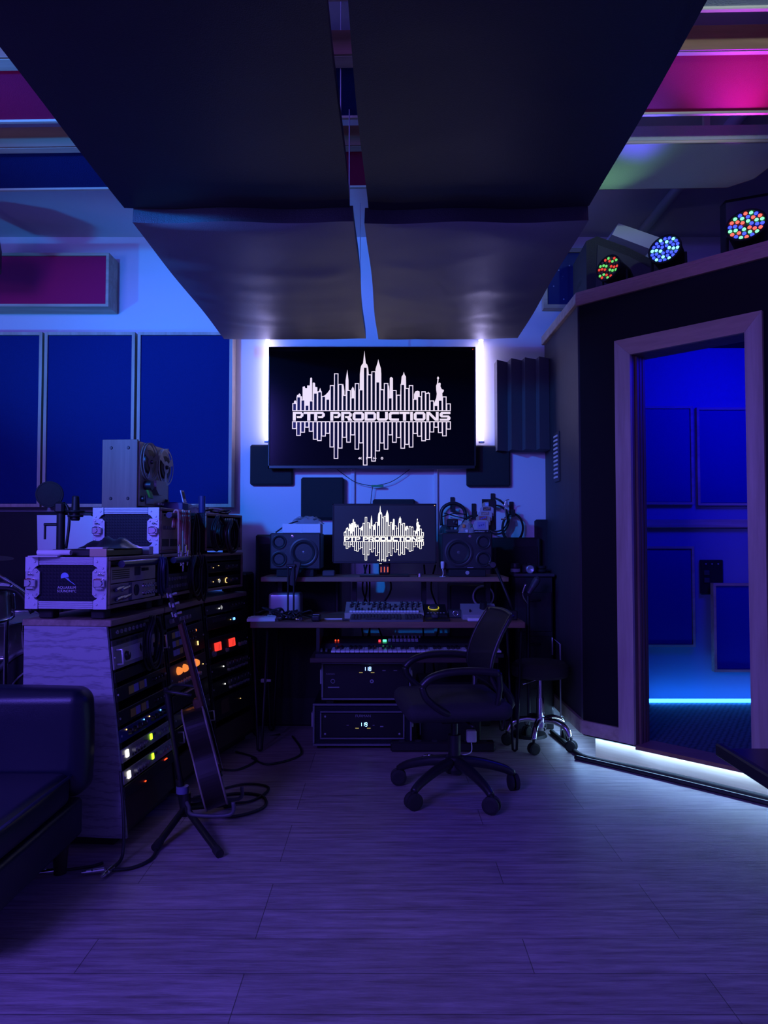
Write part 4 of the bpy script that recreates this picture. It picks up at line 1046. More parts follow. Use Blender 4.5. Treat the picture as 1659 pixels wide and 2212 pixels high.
# on the front flight case
solo('equipment_tray', MB().box((0,0,.016),(.40,.24,.031),.004), blk, 'flat black box lying on the front flight case under the black cloth', 'box', at(BAY1,.25,.16,T1), BAY1[3])
solo('paper_sheet', MB().box((0,0,.003),(.2,.12,.006),.001), paper, 'white paper pad lying at the left on the front flight case', 'paper', at(BAY1,.05,.29,T1), BAY1[3]+15)
solo('paper_roll', MB().lathe([(.012,0),(.012,.15),(.010,.15),(.010,0),(.012,0)], (0,0,.012), (1,0,0), 14), paper, 'rolled white paper lying on the left corner of the front flight case', 'paper', at(BAY1,.012,.17,T1+.0065), BAY1[3]+90)
solo('manila_tag', MB().box((0,0,.017),(.075,.006,.034),.001), mat('tan card', (.6,.46,.3), .8), 'tan card tag standing on the front edge of the front flight case', 'tag', at(BAY1,-.012+.05,.06,T1), BAY1[3]-88)
def drape(w, d, h, seed, n=14):
    rnd = random.Random(seed); vs = []; fs = []
    for j in range(n+1):
        for i in range(n+1):
            u = i/n*2-1; v = j/n*2-1
            e = max(0,(1-abs(u)**3))*max(0,(1-abs(v)**3))
            vs.append((u*w/2*(1+.08*math.sin(5*v+seed)), v*d/2*(1+.08*math.sin(4*u)), .002+h*e*(.55+.3*math.sin(4*u+2*v+seed)+.15*math.sin(9*v-3*u))))
    for j in range(n):
        for i in range(n): a = j*(n+1)+i; fs.append((a,a+1,a+n+2,a+n+1))
    m = MB().add(vs, fs, 0, True); m.add([(-w/2,-d/2,.0),(w/2,-d/2,.0),(w/2,d/2,.0),(-w/2,d/2,.0)], [(3,2,1,0)])
    return m
solo('black_cloth', drape(.3,.2,.06,3), mat('shiny black cloth', (.02,.02,.03), .3), 'crumpled black bag on the flat black box in front of the honeycomb case end', 'bag', at(BAY1,.3,.12,T1+.0325), BAY1[3])
solo('white_booklet', MB().box((0,0,.004),(.1,.07,.008),.001), paper, 'small white booklet lying on the black box near the tan tag', 'booklet', at(BAY1,.11,.1,T1+.0325), BAY1[3]+12)
for i, (x, y, m_) in enumerate(((.49,.05,mat('white small box', (.6,.6,.6), .6)),(.47,.14,mat('dark red small box', (.2,.02,.03), .5)))):
    solo('small_box', MB().box((0,0,.02),(.05,.07,.04),.002), m_, ['small white box on the front flight case below the upper case','small dark red box on the front flight case below the upper case'][i], 'box', at(BAY1,x,y,T1), BAY1[3])

# ---------------------------------------------------------------- microphone, pop filter, white board, amplifiers
ms = thing('microphone_stand', 'black microphone stand with round pop filter behind the front flight case', 'microphone stand', (X_(131,4.0),4.0,0))
zt = Z_(1085,4.0)
part('base', MB().lathe([(0,.02),(.12,.02),(.13,0),(0,0)], n=20), blk_m, ms)
part('pole', MB().cyl((0,0,.02),(0,0,zt),.022), blk_m, ms)
part('clamp', MB().box((0,-.01,zt-.03),(.05,.05,.06),.01).cyl((0,0,zt-.12),(-.09,0,zt-.12),.008).cyl((-.085,0,zt-.12),(-.085,0,zt-.2),.006), blk, ms)
c = P(107,1068,4.0)-Vector((X_(131,4.0),4.0,0))
pf = part('pop_filter', MB().torus(c, (.25,-1,.0), .066, .006).lathe([(.066,0),(.06,.006),(0,.01)], c, (.25,-1,0), 28), foam_black, ms)
part('gooseneck', MB().tube([(c.x+.05,c.y,c.z-.045),(.03,.0,zt-.02),(.045,.0,zt-.1),(.03,0,zt-.25)], .008, 8, sub=6), blk, ms)
t = thing('condenser_microphone', 'black studio microphone hanging in a shock mount beside the pop filter', 'microphone', P(163,1103,4.02))
part('body', MB().lathe([(0,-.055),(.02,-.055),(.024,-.045),(.022,.0),(.018,.075),(.014,.08),(0,.08)], n=18), blk_m, t)
part('shock_mount', MB().torus((0,0,-.005),(0,0,1),.045,.006).torus((0,0,-.03),(0,0,1),.036,.005).cyl((.03,0,-.02),(.09,0,-.02),.007).cyl((-.03,0,-.02),(-.075,0,-.015),.007), blk, t)
part('boom', MB().tube([(.09,0,-.02),(.12,.2,-.05),(.12,.42,-.25),(.12,.42,-(t.location.z/U)+.012)], .01, 8), blk_m, t)
part('boom_base', MB().lathe([(0,.02),(.1,.02),(.11,0),(0,0)], (.12,.42,-(t.location.z/U)), n=18), blk_m, t)
solo('amp_cabinet', MB().box((0,0,.58),(.5,.30,1.16),.02), foam_black, 'low black speaker cabinet carrying the white board behind the front flight case', 'cabinet', (-2.0,4.92,0))
solo('amp_cabinet', MB().box((0,0,.745),(1.75,.16,1.49),.02), foam_black, 'wide black cabinet at the left edge below the blue panels', 'cabinet', (-2.38,5.23,0))
a = P(80,1112,4.78); b = P(206,1196,4.78)
t = solo('white_board', MB().prism([(-.19,0),(.17,0),(.185,a.z-1.163),(-.20,a.z-1.163)], (0,0,0), (1,0,0), (0,0,1), (0,.015,0)), paper, 'blank white board standing upright behind the microphone', 'board', ((a.x+b.x)/2, 4.80, 1.161))
# ---------------------------------------------------------------- drums at the left edge
hoop = mat('chrome hoop', (.8,.8,.82), .15, metal=1)
shell = mat('dark drum shell', (.04,.03,.035), .25)
t = thing('bass_drum', 'dark bass drum with light hoop behind the oak rack side at the left edge', 'drum', (-1.95,4.3,0))
part('shell', MB().lathe([(.33,0),(.33,.4)], (0,0,.345), (0,1,0), 40), shell, t)
part('hoop', MB().torus((0,0,.345),(0,1,0),.335,.016,40), mat('grey hoop', (.3,.3,.32), .3, metal=.6), t)
part('head', MB().lathe([(.33,0),(0,.002)], (0,.002,.345), (0,-1,0), 40), mat('black drum head', (.012,.012,.014), .35), t)
part('inner_ring', MB().torus((0,-.004,.345),(0,1,0),.22,.006,36), grey, t)
for k in range(8):
    aa = 2*math.pi*k/8+.3
    part('claw', MB().box((.335*math.cos(aa),.0,.345+.335*math.sin(aa)),(.05,.06,.05),.01), chrome, t)
def drum(cx, cy, cz, r, h, label):
    t = thing('tom_drum', label, 'drum', (cx,cy,cz), 0, 'drums at the left edge', rx=8)
    part('shell', MB().lathe([(r,0),(r,h)], n=32), mat('mirror drum shell', (.55,.52,.48), .2, metal=.5), t)
    for z in (0,h): part('hoop', MB().torus((0,0,z),(0,0,1),r+.008,.009,36), hoop, t)
    part('head', MB().lathe([(0,h-.002),(r,h-.004)], n=32), paper, t)
    for k in range(6):
        aa = 2*math.pi*k/6+.35
        part('lug', MB().box(((r+.012)*math.cos(aa),(r+.012)*math.sin(aa),h/2),(.022,.022,h*.55),.006).cyl(((r+.014)*math.cos(aa),(r+.014)*math.sin(aa),-.005),((r+.014)*math.cos(aa),(r+.014)*math.sin(aa),h+.005),.004,n=6), chrome, t)
    part('post', MB().cyl((0,0,0),(0,0,-cz+.03),.014), chrome, t)
    return t
drum(-2.22,4.1,.86,.15,.17,'upper chrome drum at the left photo edge beside the oak rack')
drum(-2.28,4.55,.62,.17,.2,'lower chrome drum at the left photo edge behind the bass drum')
t = thing('cymbal_stand', 'cymbal on a chrome boom stand at the left photo edge', 'cymbal', (-2.13,4.2,0))
part('pole', MB().cyl((0,0,.0),(0,0,.93),.013), chrome, t)
part('boom', MB().cyl((.2,0,.93),(-.26,.1,1.2),.009).cyl((-.02,-.03,.93),(.02,.03,.93),.025), chrome, t)
part('wing_nut', MB().torus((0,-.03,.93),(0,1,0),.022,.006,14,6), chrome, t)
part('counterweight', MB().cyl((-.12,.02,1.05),(-.17,.04,1.10),.035), steel, t)
part('cymbal', MB().lathe([(0,.03),(.04,.024),(.06,.012),(.22,0),(.22,-.002),(0,.02)], (-.26,.1,1.19), (.05,-.05,1), 36), mat('bronze cymbal', (.35,.28,.18), .4, metal=.9), t)
for k in range(3):
    aa = 2*math.pi*k/3; part('leg', MB().cyl((0,0,.25),(.22*math.cos(aa),.22*math.sin(aa),.01),.008), chrome, t)
m = MB().tube([(-2.3,4.0,.75),(-2.22,3.95,.98),(-2.12,3.95,1.03),(-1.98,4.0,1.02),(-1.9,4.02,.9)], .013, 8, sub=6)
solo('drum_cable', m, cab_bk, 'thick black cable arching over the chrome drums at the left edge', 'cable')

# ---------------------------------------------------------------- guitar on its stand
gt = thing('acoustic_guitar', 'dark guitar seen edge on, leaning in its stand before the middle rack', 'guitar', (-.765,3.42,.105), 86)
gt.rotation_euler = (R(-14.5), R(0), R(106))
def gpoly(k=1):
    up = [(0,0),(.10,.004),(.165,.04),(.185,.1),(.175,.17),(.135,.235),(.13,.27),(.145,.33),(.13,.395),(.08,.43),(.03,.438)]
    return up+[(-x,z) for x, z in up[::-1][:-1]]
gp = [(v.x*.9, v.y) for v in smooth_path([Vector((x,z,0)) for x, z in gpoly()], 5, True)]
gw = mat('dark lacquered wood', (.010,.006,.005), .3, coat=.2)
part('body', MB().prism(gp, (0,-.045,0), (1,0,0), (0,0,1), (0,.09,0)), gw, gt)
bind = mat('cream binding', (.22,.18,.15), .35)
for yy in (-.046,.046):
    part('binding', MB().tube([(x,yy,z) for x, z in gp], .0045, 6, closed=True), bind, gt)
part('neck', MB().box((0,-.043,.625),(.05,.024,.41),.008).box((0,-.03,.45),(.045,.04,.06),.01), mat('neck wood', (.1,.05,.03), .3), gt)
part('fretboard', MB().box((0,-.058,.60),(.048,.008,.46),.002), blk, gt)
hd = part('headstock', MB().prism([(-.025,.83),(.025,.83),(.036,.86),(.034,1.0),(-.034,1.0),(-.036,.86)], (0,-.042,0), (1,0,0), (0,0,1), (0,.018,0)), gw, gt)
for s in (-1,1):
    for k in range(3):
        z = .875+.045*k
        part('tuner', MB().cyl((s*.034,-.033,z),(s*.055,-.033,z),.004,n=8).lathe([(0,-.011),(.008,-.008),(.009,.006),(0,.011)], (s*.062,-.033,z), (0,0,1), 10).cyl((s*.02,-.04,z),(s*.02,-.062,z),.004,n=8).box((s*.02,-.02,z),(.018,.012,.022),.003), chrome, gt)
part('bridge', MB().box((0,-.052,.13),(.12,.012,.025),.004), blk, gt)
part('soundhole', MB().lathe([(0,.001),(.045,.001),(.05,0)], (0,-.0452,.27), (0,-1,0), 24), blk, gt)
for k in range(6): part('string', MB().tube([(-.02+.008*k,-.064,.13),(-.017+.007*k,-.064,.84)], .0009, 4), steel, gt)
st = thing('guitar_stand', 'black tripod guitar stand on the floor before the racks', 'guitar stand', (-.90,3.40,0))
part('post', MB().cyl((0,0,.06),(-.10,.02,.62),.012).cyl((0,0,.05),(-.03,.006,.21),.018), blk_m, st)
hub = part('hub', MB().lathe([(0,0),(.024,0),(.024,.10),(0,.10)], (0,0,.05)), blk, st)
part('collar', MB().lathe([(0,0),(.028,0),(.028,.03),(0,.03)], (-.014,.002,.15)), mat('blue grey plastic', (.15,.15,.3), .4), st)
for e, L in (((.225,-.325,.018),1),((-.05,-.26,.018),1),((.15,.24,.018),1)):
    lg = part('leg', MB().cyl((0,0,.085),e,.015), blk_m, st)
    part('rubber_foot', MB().cyl(Vector(e)-Vector((e[0],e[1],-.05)).normalized()*.03,Vector(e)+Vector((e[0],e[1],-.05)).normalized()*.012,.018), rubber, lg)
m = MB()
for yy in (-.09,.11): m.tube([(.0,0,.12),(.03,yy*.5,.10),(.06,yy,.085),(.22,yy,.085),(.235,yy,.14)], .009, 8, sub=5)
part('cradle', m, mat('grey foam tube', (.08,.08,.09), .5), st)
m = MB().tube([(-.10,.02,.60),(-.07,-.05,.615),(.04,-.06,.60)], .008, 8, sub=4).tube([(-.10,.02,.60),(-.08,.1,.615),(.04,.12,.60)], .008, 8, sub=4)
part('neck_yoke', m, blk_m, st)

# ---------------------------------------------------------------- sofa
sf = thing('sofa', 'dark blue leather sofa at the lower left, cut by the photo edge', 'sofa', (-2.05,2.62,0))
part('backrest', MB().rbox((0,.355,.50),(1.76,.15,.42),.055,bulge=.012), leather, sf)
part('seat_cushion', MB().rbox((0,-.06,.335),(1.68,.70,.13),.04,bulge=.012), leather, sf)
part('base', MB().rbox((0,-.02,.2),(1.70,.80,.15),.02), leather, sf)
part('seat_piping', MB().tube([(.84,.28,.385),(.84,-.38,.385),(.81,-.405,.385),(-.81,-.405,.385)], .006, 6), mat('blue piping', (.03,.03,.12), .4), sf)
for x in (-.8,.79):
    for y in (-.33,.31): part('leg', MB().cyl((x,y,.13),(x,y-.0,0),.032,.024,14), mat('dark wooden leg', (.03,.015,.012), .4), sf)

# ---------------------------------------------------------------- floor cables by the racks
def fcable(pts, label, r=.007, plugs=(), m_=None):
    t = thing('floor_cable', label, 'cable', (pts[0][0],pts[0][1],0), 0, 'black cables on the floor')
    o = Vector((pts[0][0],pts[0][1],0)); q = [Vector(p)-o for p in pts]
    part('cord', MB().tube(q, r, 8, sub=8), m_ or cab_bk, t)
    for i in plugs:
        d = (q[0]-q[1]) if i == 0 else (q[-1]-q[-2]); m = MB(); a = q[0] if i == 0 else q[-1]
        plug(m, a+Vector((0,0,.003)), (d.x,d.y,0), .011, .09); part('plug', m, chrome, t)
    return t
fcable([(-.98,3.62,.008),(-.78,3.8,.008),(-.62,3.78,.008),(-.58,3.62,.008),(-.7,3.5,.008),(-.86,3.52,.008)], 'black cable looped on the floor right of the guitar stand')
fcable([(-.95,3.75,.008),(-.75,3.95,.008),(-.6,3.9,.008),(-.66,3.7,.008),(-.85,3.66,.012)], 'second black cable loop behind the guitar stand feet',.006)
fcable([(-.96,3.2,.008),(-.94,3.05,.008),(-.99,2.96,.008),(-1.08,2.93,.012)], 'black cable curving below the guitar stand to plugs by the rack corner', .007, (1,))
fcable([(-1.09,3.1,.34),(-1.06,3.06,.15),(-1.05,3.02,.03),(-1.06,2.95,.014)], 'black cable hanging down the rack front to a plug on the floor', .007, (1,))
fcable([(-1.12,3.0,.01),(-1.15,2.97,.01),(-1.2,2.95,.01),(-1.26,2.93,.01)], 'short cable end with silver plug under the sofa corner', .006, (1,))
fcable([(-.9,4.55,.008),(-.75,4.4,.008),(-.82,4.2,.008),(-.95,4.22,.008)], 'black cable tangle on the floor before the far rack', .006)
fcable([(-.6,4.9,.008),(-.5,4.5,.008),(-.66,4.3,.008),(-.78,4.42,.008)], 'black cable tangle on the floor left under the desk', .006)
# ================================================================ DESK
DX0, DX1, DY0, DY1, DZT = -.81, .855, 4.5, 5.14, .797
dk = thing('desk', 'long walnut studio desk with a raised shelf, in front of the television wall', 'desk', (0,0,0))
part('desk_top', MB().box(((DX0+DX1)/2,(DY0+DY1)/2,DZT-.0185),(DX1-DX0,DY1-DY0,.037),.004), deskw, dk)
SX0, SX1, SY0, SY1, SZ = -.79, .80, 4.76, 5.16, 1.055
part('shelf', MB().box(((SX0+SX1)/2,(SY0+SY1)/2,SZ-.015),(SX1-SX0,SY1-SY0,.03),.003), deskw, dk)
for x in (-.70,-.2,.27,.70): part('shelf_post', MB().box((x,5.05,(DZT+SZ-.03)/2),(.03,.10,SZ-.03-DZT)), blk_m, dk)
for x in (-.76,.80):
    for y in (4.58,5.06):
        for s in (-1,1):
            part('hairpin_leg', MB().tube([(x+s*.045,y,DZT-.038),(x+s*.012,y,.012),(x,y,.006)], .008, 8), blk_m, dk)
TRZ = .593
part('keyboard_tray', MB().box((.12,4.62,TRZ-.014),(1.12,.40,.028),.003), mat('dark tray wood', (.05,.03,.025), .5, var=.3, bscale=20, stretch=(.1,1,1)), dk)
for x in (-.40,.64): part('tray_bracket', MB().box((x,4.66,(TRZ+DZT-.037)/2),(.02,.3,DZT-.037-TRZ)), blk_m, dk)

# monitor
MY = 4.80
w = X_(943,MY)-X_(718,MY); zt = Z_(1088,MY); zb = Z_(1217,MY); mx = (X_(943,MY)+X_(718,MY))/2
mo = thing('computer_monitor', 'desk monitor showing a bright skyline logo, on the raised shelf', 'monitor', (mx,MY,SZ))
h = zt-zb; zc = (zt+zb)/2-SZ
part('casing', MB().box((0,.026,zc),(w-.006,.03,h-.006),.008), blk, mo)
m = MB(); b_ = .009
for a in ((0,h/2-b_/2,w,b_),(0,-h/2+b_*.7,w,b_*1.4),(-w/2+b_/2,0,b_,h),(w/2-b_/2,0,b_,h)): m.box((a[0],.008,zc+a[1]),(a[2],.022,a[3]),.002)
part('bezel', m, blk, mo)
sc2 = (X_(915,MY)-X_(743,MY))/(2949-240)
m = MB().box((0,.008,zc),(w-.016,.012,h-.02))
logo(m, X_(743,MY)-240*sc2-mx, Z_(1157.5,MY)-SZ, sc2, .002, 1, 2)
glow = emit('monitor backlit black', (.10,.075,.14), .02)
part('screen', m, [glow, emit('monitor white', (1,.95,.84), 1.6), glow], mo)
part('stand', MB().box((0,.07,zc*.5+.02),(.075,.05,zc+.02),.01).box((0,.07,.006),(.32,.2,.012),.004), blk, mo)
for i in range(3): part('indicator', MB().box((-.022+i*.022,.042,.045),(.006,.006,.035)), emit('orange indicator', (1,.16,.05), .8), mo)
part('power_led', MB().box((w/2-.012,-.004,zc+h/2-.012),(.004,.002,.004)), led_y, mo)

# studio monitors on the shelf
def studio_monitor(x0, flip, label, logo_):
    t = thing('studio_monitor', label, 'speaker', (x0, 4.80, SZ+.047), 0, 'three way studio monitors')
    w, h, d = .328, .236, .26
    s = -1 if flip else 1
    part('cabinet', MB().box((0,d/2,h/2),(w,d,h),.008), mat('dark grey vinyl', (.022,.022,.026), .5, bump=.2, bscale=120), t)
    def drv(nm, cx, cz, r, dome):
        dr = part(nm, MB().lathe([(r*1.12,0),(r*1.12,.006),(r,.008),(r*.9,.006),(r*.84,.010),(r*.76,.004),(r*.3,-.025 if dome < .5 else .004),(0,-.028 if dome < .5 else .003)], (s*cx,-.001,cz), (0,-1,0), 36), mat('dark cone', (.028,.028,.032), .45), t)
        part('dust_cap', MB().lathe([(0,r*dome*.55),(r*dome*.6,r*dome*.42),(r*dome,0)], (s*cx,.014 if dome < .5 else -.002,cz), (0,-1,0), 24), mat('satin dome', (.09,.09,.1), .3), dr)
    drv('woofer', -.055, .11, .082, .36)
    drv('tweeter', .105, .178, .042, .30)
    drv('midrange', .105, .068, .045, .34)
    part('badge', MB().box((s*.02,-.003,.012),(.04,.006,.006),.001), steel, t)
    part('emblem', MB().lathe([(0,.003),(.009,.002),(.009,0)], (s*.018,-.001,.215), (0,-1,0), 14), chrome, t)
    p = thing('isolation_pad', logo_, 'pad', (x0,4.79,SZ+.0005), 0, 'foam pads under the studio monitors')
    part('pad', MB().box((0,.12,.023),(.24,.24,.045),.004), foam_black, p)
    part('tag', MB().lathe([(0,.002),(.012,.002),(.013,0)], (0,0,.026), (0,-1,0), 18), mat('white oval tag', (.45,.45,.45), .5), p)
    return t
studio_monitor((X_(955,4.8)+X_(1063,4.8))/2, False, 'right studio monitor with three round drivers, under the headphones', 'foam pad with oval tag under the right studio monitor')
studio_monitor((X_(583,4.8)+X_(693,4.8))/2, True, 'left studio monitor with three round drivers, under the white box', 'foam pad with oval tag under the left studio monitor')
# cabinets standing behind the desk
for x0, x1, y0, y1, ztop, lb in ((-1.13,-.95,5.17,5.43,1.06,'low black cabinet in the gap between the far rack and the desk'),(-.90,-.31,5.19,5.43,1.33,'wide black cabinet standing on the floor behind the left studio monitor'),(.78,1.13,5.335,5.445,1.31,'black cabinet standing on the floor behind the right studio monitor, by the coiled cables')):
    t = thing('equipment_cabinet', lb, 'cabinet', ((x0+x1)/2,(y0+y1)/2,0), 0, 'black cabinets behind the desk')
    part('body', MB().box((0,0,ztop/2),(x1-x0,y1-y0,ztop),.012), mat('dull black cabinet', (.013,.013,.015), .55), t)
    part('front_panel', MB().box((0,-(y1-y0)/2-.005,ztop*.55),(x1-x0-.06,.009,ztop*.8),.002), foam_black, t)
t = thing('floor_speaker', 'black floor speaker with a silver rimmed woofer under the desk shelf', 'speaker', (.60,5.30,0))
part('cabinet', MB().box((0,0,.49),(.28,.24,.98),.01), blk, t)
wf = part('woofer', MB().lathe([(.078,0),(.078,.01),(.064,.012),(.06,.006),(.02,-.02),(0,-.02)], (.09-.0,-.121,.90), (0,-1,0), 32), blk, t)
part('rim', MB().torus((.09,-.132,.90),(0,1,0),.07,.008,36), steel, wf)
part('dust_cap', MB().lathe([(0,.012),(.02,.008),(.025,0)], (.09,-.108,.9), (0,-1,0), 18), grey, wf)

# things on the left monitor
zs = SZ+.047+.2365
bx = (X_(612,4.9)+X_(694,4.9))/2
solo('white_box', MB().box((0,0,.03),(.25,.18,.06),.003).box((0,-.0905,.03),(.01,.001,.06)), paper, 'low white cardboard box on the left studio monitor', 'box', (bx,4.93,zs))
t = thing('wrapped_parcel', 'dark object wrapped in clear plastic on top of the low white box', 'parcel', (bx+.03,4.93,zs+.0605))
part('object', MB().rbox((0,0,.018),(.15,.09,.035),.012), dkgrey, t)
part('wrap', crumple(.21,.14,.055,8), MATS['clear film'], t)
m = MB().tube([(-.17,-.04,.003),(-.1,-.05,.05),(-.03,-.03,.075),(.0,.02,.07),(.06,.0,.06)], .005, 6, sub=6)
solo('black_cable', m, cab_bk, 'black cable snaking over the low white box', 'cable', (bx,4.90,zs))
# things on the right monitor
rx = X_(1039.5,4.86)
t = thing('cartridge_stand', 'stepped stand of five game cartridges on the right studio monitor', 'display stand', (rx,4.86,zs))
part('base', MB().box((.0,.07,.010),(.115,.17,.020),.002), blk, t)
part('lettering', MB().text('NINTENDO', (-.012,-.0155,.005), (1,0,0), (0,0,1), .0125).text('64', (.038,-.0155,.009), (1,0,0), (0,0,1), .008), white_p, t)
part('step', MB().prism([(.03,.021),(.15,.021),(.15,.23),(.14,.23)], (.025,0,0), (0,1,0), (0,0,1), (.07,0,0)), blk, t)
part('back', MB().box((.085,.1,.12),(.05,.06,.20),.004), blk, t)
gcol = [(.42,.42,.46),(.36,.33,.24),(.42,.42,.46),(.42,.42,.46),(.36,.33,.24)]
lbc = [(.3,.3,.5),(.4,.1,.08),(.3,.22,.2),(.12,.06,.05),(.35,.5,.75)]
cn = ['front lowest grey game cartridge with a pale picture label on the stepped stand','second lowest tan game cartridge with a red and blue label on the stepped stand','middle grey game cartridge with a faded brown label on the stepped stand','second highest grey game cartridge with a dark label on the stepped stand','topmost tan game cartridge with a light blue label on the stepped stand']
for i in range(5):
    hh = .064; w = .094-.002*i
    c = thing('game_cartridge', cn[i], 'cartridge', (rx+.0155*i,4.852+.022*i,zs+.0205+.031*i), 0, 'game cartridges on the stepped stand')
    m = MB().prism([(-w/2,0),(w/2,0),(w/2,hh-.012),(w/2-.012,hh-.003),(.0,hh),(-w/2+.012,hh-.003),(-w/2,hh-.012)], (0,0,0), (1,0,0), (0,0,1), (0,.014,0))
    part('shell', m, mat('cartridge plastic %d' % (i in (1,4)), gcol[i], .5), c)
    zc_ = hh*.48 if i == 0 else hh*.74; m = MB().box((0,-.001,zc_),(.052,.003,.046 if i == 0 else .022),.001)
    for q in range(3): m.box((-.013+.013*q,-.0028,zc_+.004*(q-1)),(.009,.001,.010),0,1)
    part('label', m, [mat('cartridge label %d' % i, lbc[i], .4), mat('label blot %d' % i, [(.1,.12,.3),(.05,.15,.5),(.5,.4,.3),(.4,.25,.15),(.6,.7,.9)][i], .4)], c)
t = thing('clear_bag', 'small clear bag of coloured trinkets on the right studio monitor', 'bag', (X_(1008,4.85),4.88,zs))
part('film', crumple(.11,.10,.085,15,8), MATS['clear film'], t)
for i, (x, y, z, c_) in enumerate(((-.03,-.03,.02,(.8,.25,.05)),(-.02,-.045,.045,(.8,.3,.08)),(.02,-.03,.03,(.06,.2,.08)),(.03,-.02,.05,(.08,.16,.1)),(.0,-.045,.012,(.7,.7,.7)))):
    part('trinket', MB().rbox((x,y,z),(.02,.016,.022),.006), mat('trinket %d' % i, c_, .5), t)
t = thing('action_camera', 'small black camera on a short tripod on the right studio monitor, under the headphones', 'camera', (X_(978,4.85),4.88,zs))
part('body', MB().box((0,0,.065),(.075,.03,.055),.006).lathe([(.016,0),(.016,.012),(.012,.014),(0,.012)], (.02,-.015,.07), (0,-1,0), 14), blk, t)
part('base', MB().box((0,0,.012),(.09,.06,.024),.01).cyl((0,0,.02),(0,0,.04),.012), dkgrey, t)
# on hooks on the wall: headphones and cable coils
def hook(px, py, label):
    c = P(px,py,WB); t = thing('wall_hook', label, 'hook', c, 0, 'black cable hooks on the back wall')
    part('plate', MB().box((0,-.008,0),(.03,.015,.11),.003), blk, t)
    part('arm', MB().box((0,-.05,-.045),(.028,.075,.02),.004).box((0,-.09,-.03),(.028,.012,.05),.003), blk, t)
    return c
c1 = hook(977,1090,'black wall hook holding the headphones'); c2 = hook(1023,1104,'black wall hook holding the round thick coil, right of the headphones')
c3 = hook(1064,1082,'highest black wall hook, above the game cartridges'); c4 = hook(1104,1100,'rightmost black wall hook with thin cables')
t = thing('headphones', 'black headphones hanging on the left wall hook above the right studio monitor', 'headphones', c1+Vector((0,-.065,-.015)))
part('headband', MB().tube([(-.085,0,-.14),(-.088,0,-.05),(-.06,0,.0),(0,0,.022),(.06,0,.0),(.088,0,-.05),(.085,0,-.14)], .013, 8, sub=5), blk, t)
for s in (-1,1): part('ear_cup', MB().lathe([(0,-.028),(.05,-.026),(.056,-.01),(.056,.012),(.045,.024),(.02,.026),(0,.02)], (s*.06,-.0,-.19), (s,-.35,0), 20), dkgrey, t)
part('cord', MB().tube([(-.07,-.02,-.05),(.02,-.025,-.075),(.09,-.02,-.09)], .004, 6, sub=6).tube([(-.09,-.01,-.08),(.0,-.03,-.055),(.09,-.02,-.06)], .004, 6, sub=6), rubber, t)
def wcoil(c, dx, w, h, n, r, label, m_, seed):
    rnd = random.Random(seed); t = thing('hung_coil', label, 'cable', c+Vector((0,-.06,-.042)), 0, 'cable coils on the wall hooks')
    pts = []
    for k in range(n):
        f = rnd.uniform(.94,1.05)
        for q in range(12):
            a = 2*math.pi*q/12
            pts.append((math.sin(a)*w/2*f+dx, -.0-.0+(k-n/2)*r*1.2*.6, -h/2*f+math.cos(a)*h/2*f+r))
    part('cable', MB().tube(pts, r, 6, sub=3), m_, t); return t
wcoil(c2,.0,.19,.20,5,.008,'round thick black cable coil on the wall, right of the headphones',rubber,1)
t = wcoil(c3,.02,.17,.2,3,.006,'black cable bundle on the highest wall hook, behind the game cartridges',rubber,2)
wcoil(c4,.0,.15,.21,4,.007,'thin black cable coil on the rightmost wall hook',rubber,3)
t = thing('boom_arm_clip', 'small black jointed arm jutting from the highest wall hook', 'arm', c3+Vector((0,-.065,.02)))
part('arm', MB().tube([(0,0,0),(.045,-.01,-.02),(.075,-.01,-.05)], .007, 8), blk_m, t)
part('clip', MB().prism([(0,0),(.03,.03),(.028,-.03)], (.068,-.01,-.05), (1,0,0), (0,0,1), (0,-.012,0)), steel, t)
t = solo('white_plug_cord', MB().tube([(0,0,0),(-.012,0,.08),(-.004,0,.13),(.02,0,.14)], .004, 6, sub=5).cyl((0,0,0),(-.04,0,-.002),.006), chrome, 'thin silver plug cord hanging on the rightmost wall hook', 'cable', P(1094,1121,5.33))
# small white lamp at right of the monitor
t = thing('white_adapter', 'small white stub lamp on a thin wire at the right end of the shelf front', 'lamp', (X_(956,4.77),4.775,SZ))
part('head', MB().lathe([(0,.10),(.011,.10),(.013,.09),(.010,.055),(.004,.05),(0,.05)], n=14), white_p, t)
part('wire', MB().tube([(0,0,.05),(.004,0,.02),(-.004,0,.0)], .003, 6, sub=4).lathe([(0,.004),(.02,.003),(.022,0)], n=14), white_p, t)
solo('shelf_gadget', MB().box((0,0,.02),(.08,.05,.04),.006), dkgrey, 'small dark gadget on the shelf at the left of the monitor', 'gadget', (X_(710,4.85),4.86,SZ))
solo('silver_ball', MB().lathe([(0,.022),(.012,.020),(.014,0)], n=14), chrome, 'small silver ball on the shelf right of the monitor stand', 'ball', (X_(906,4.80),4.80,SZ))
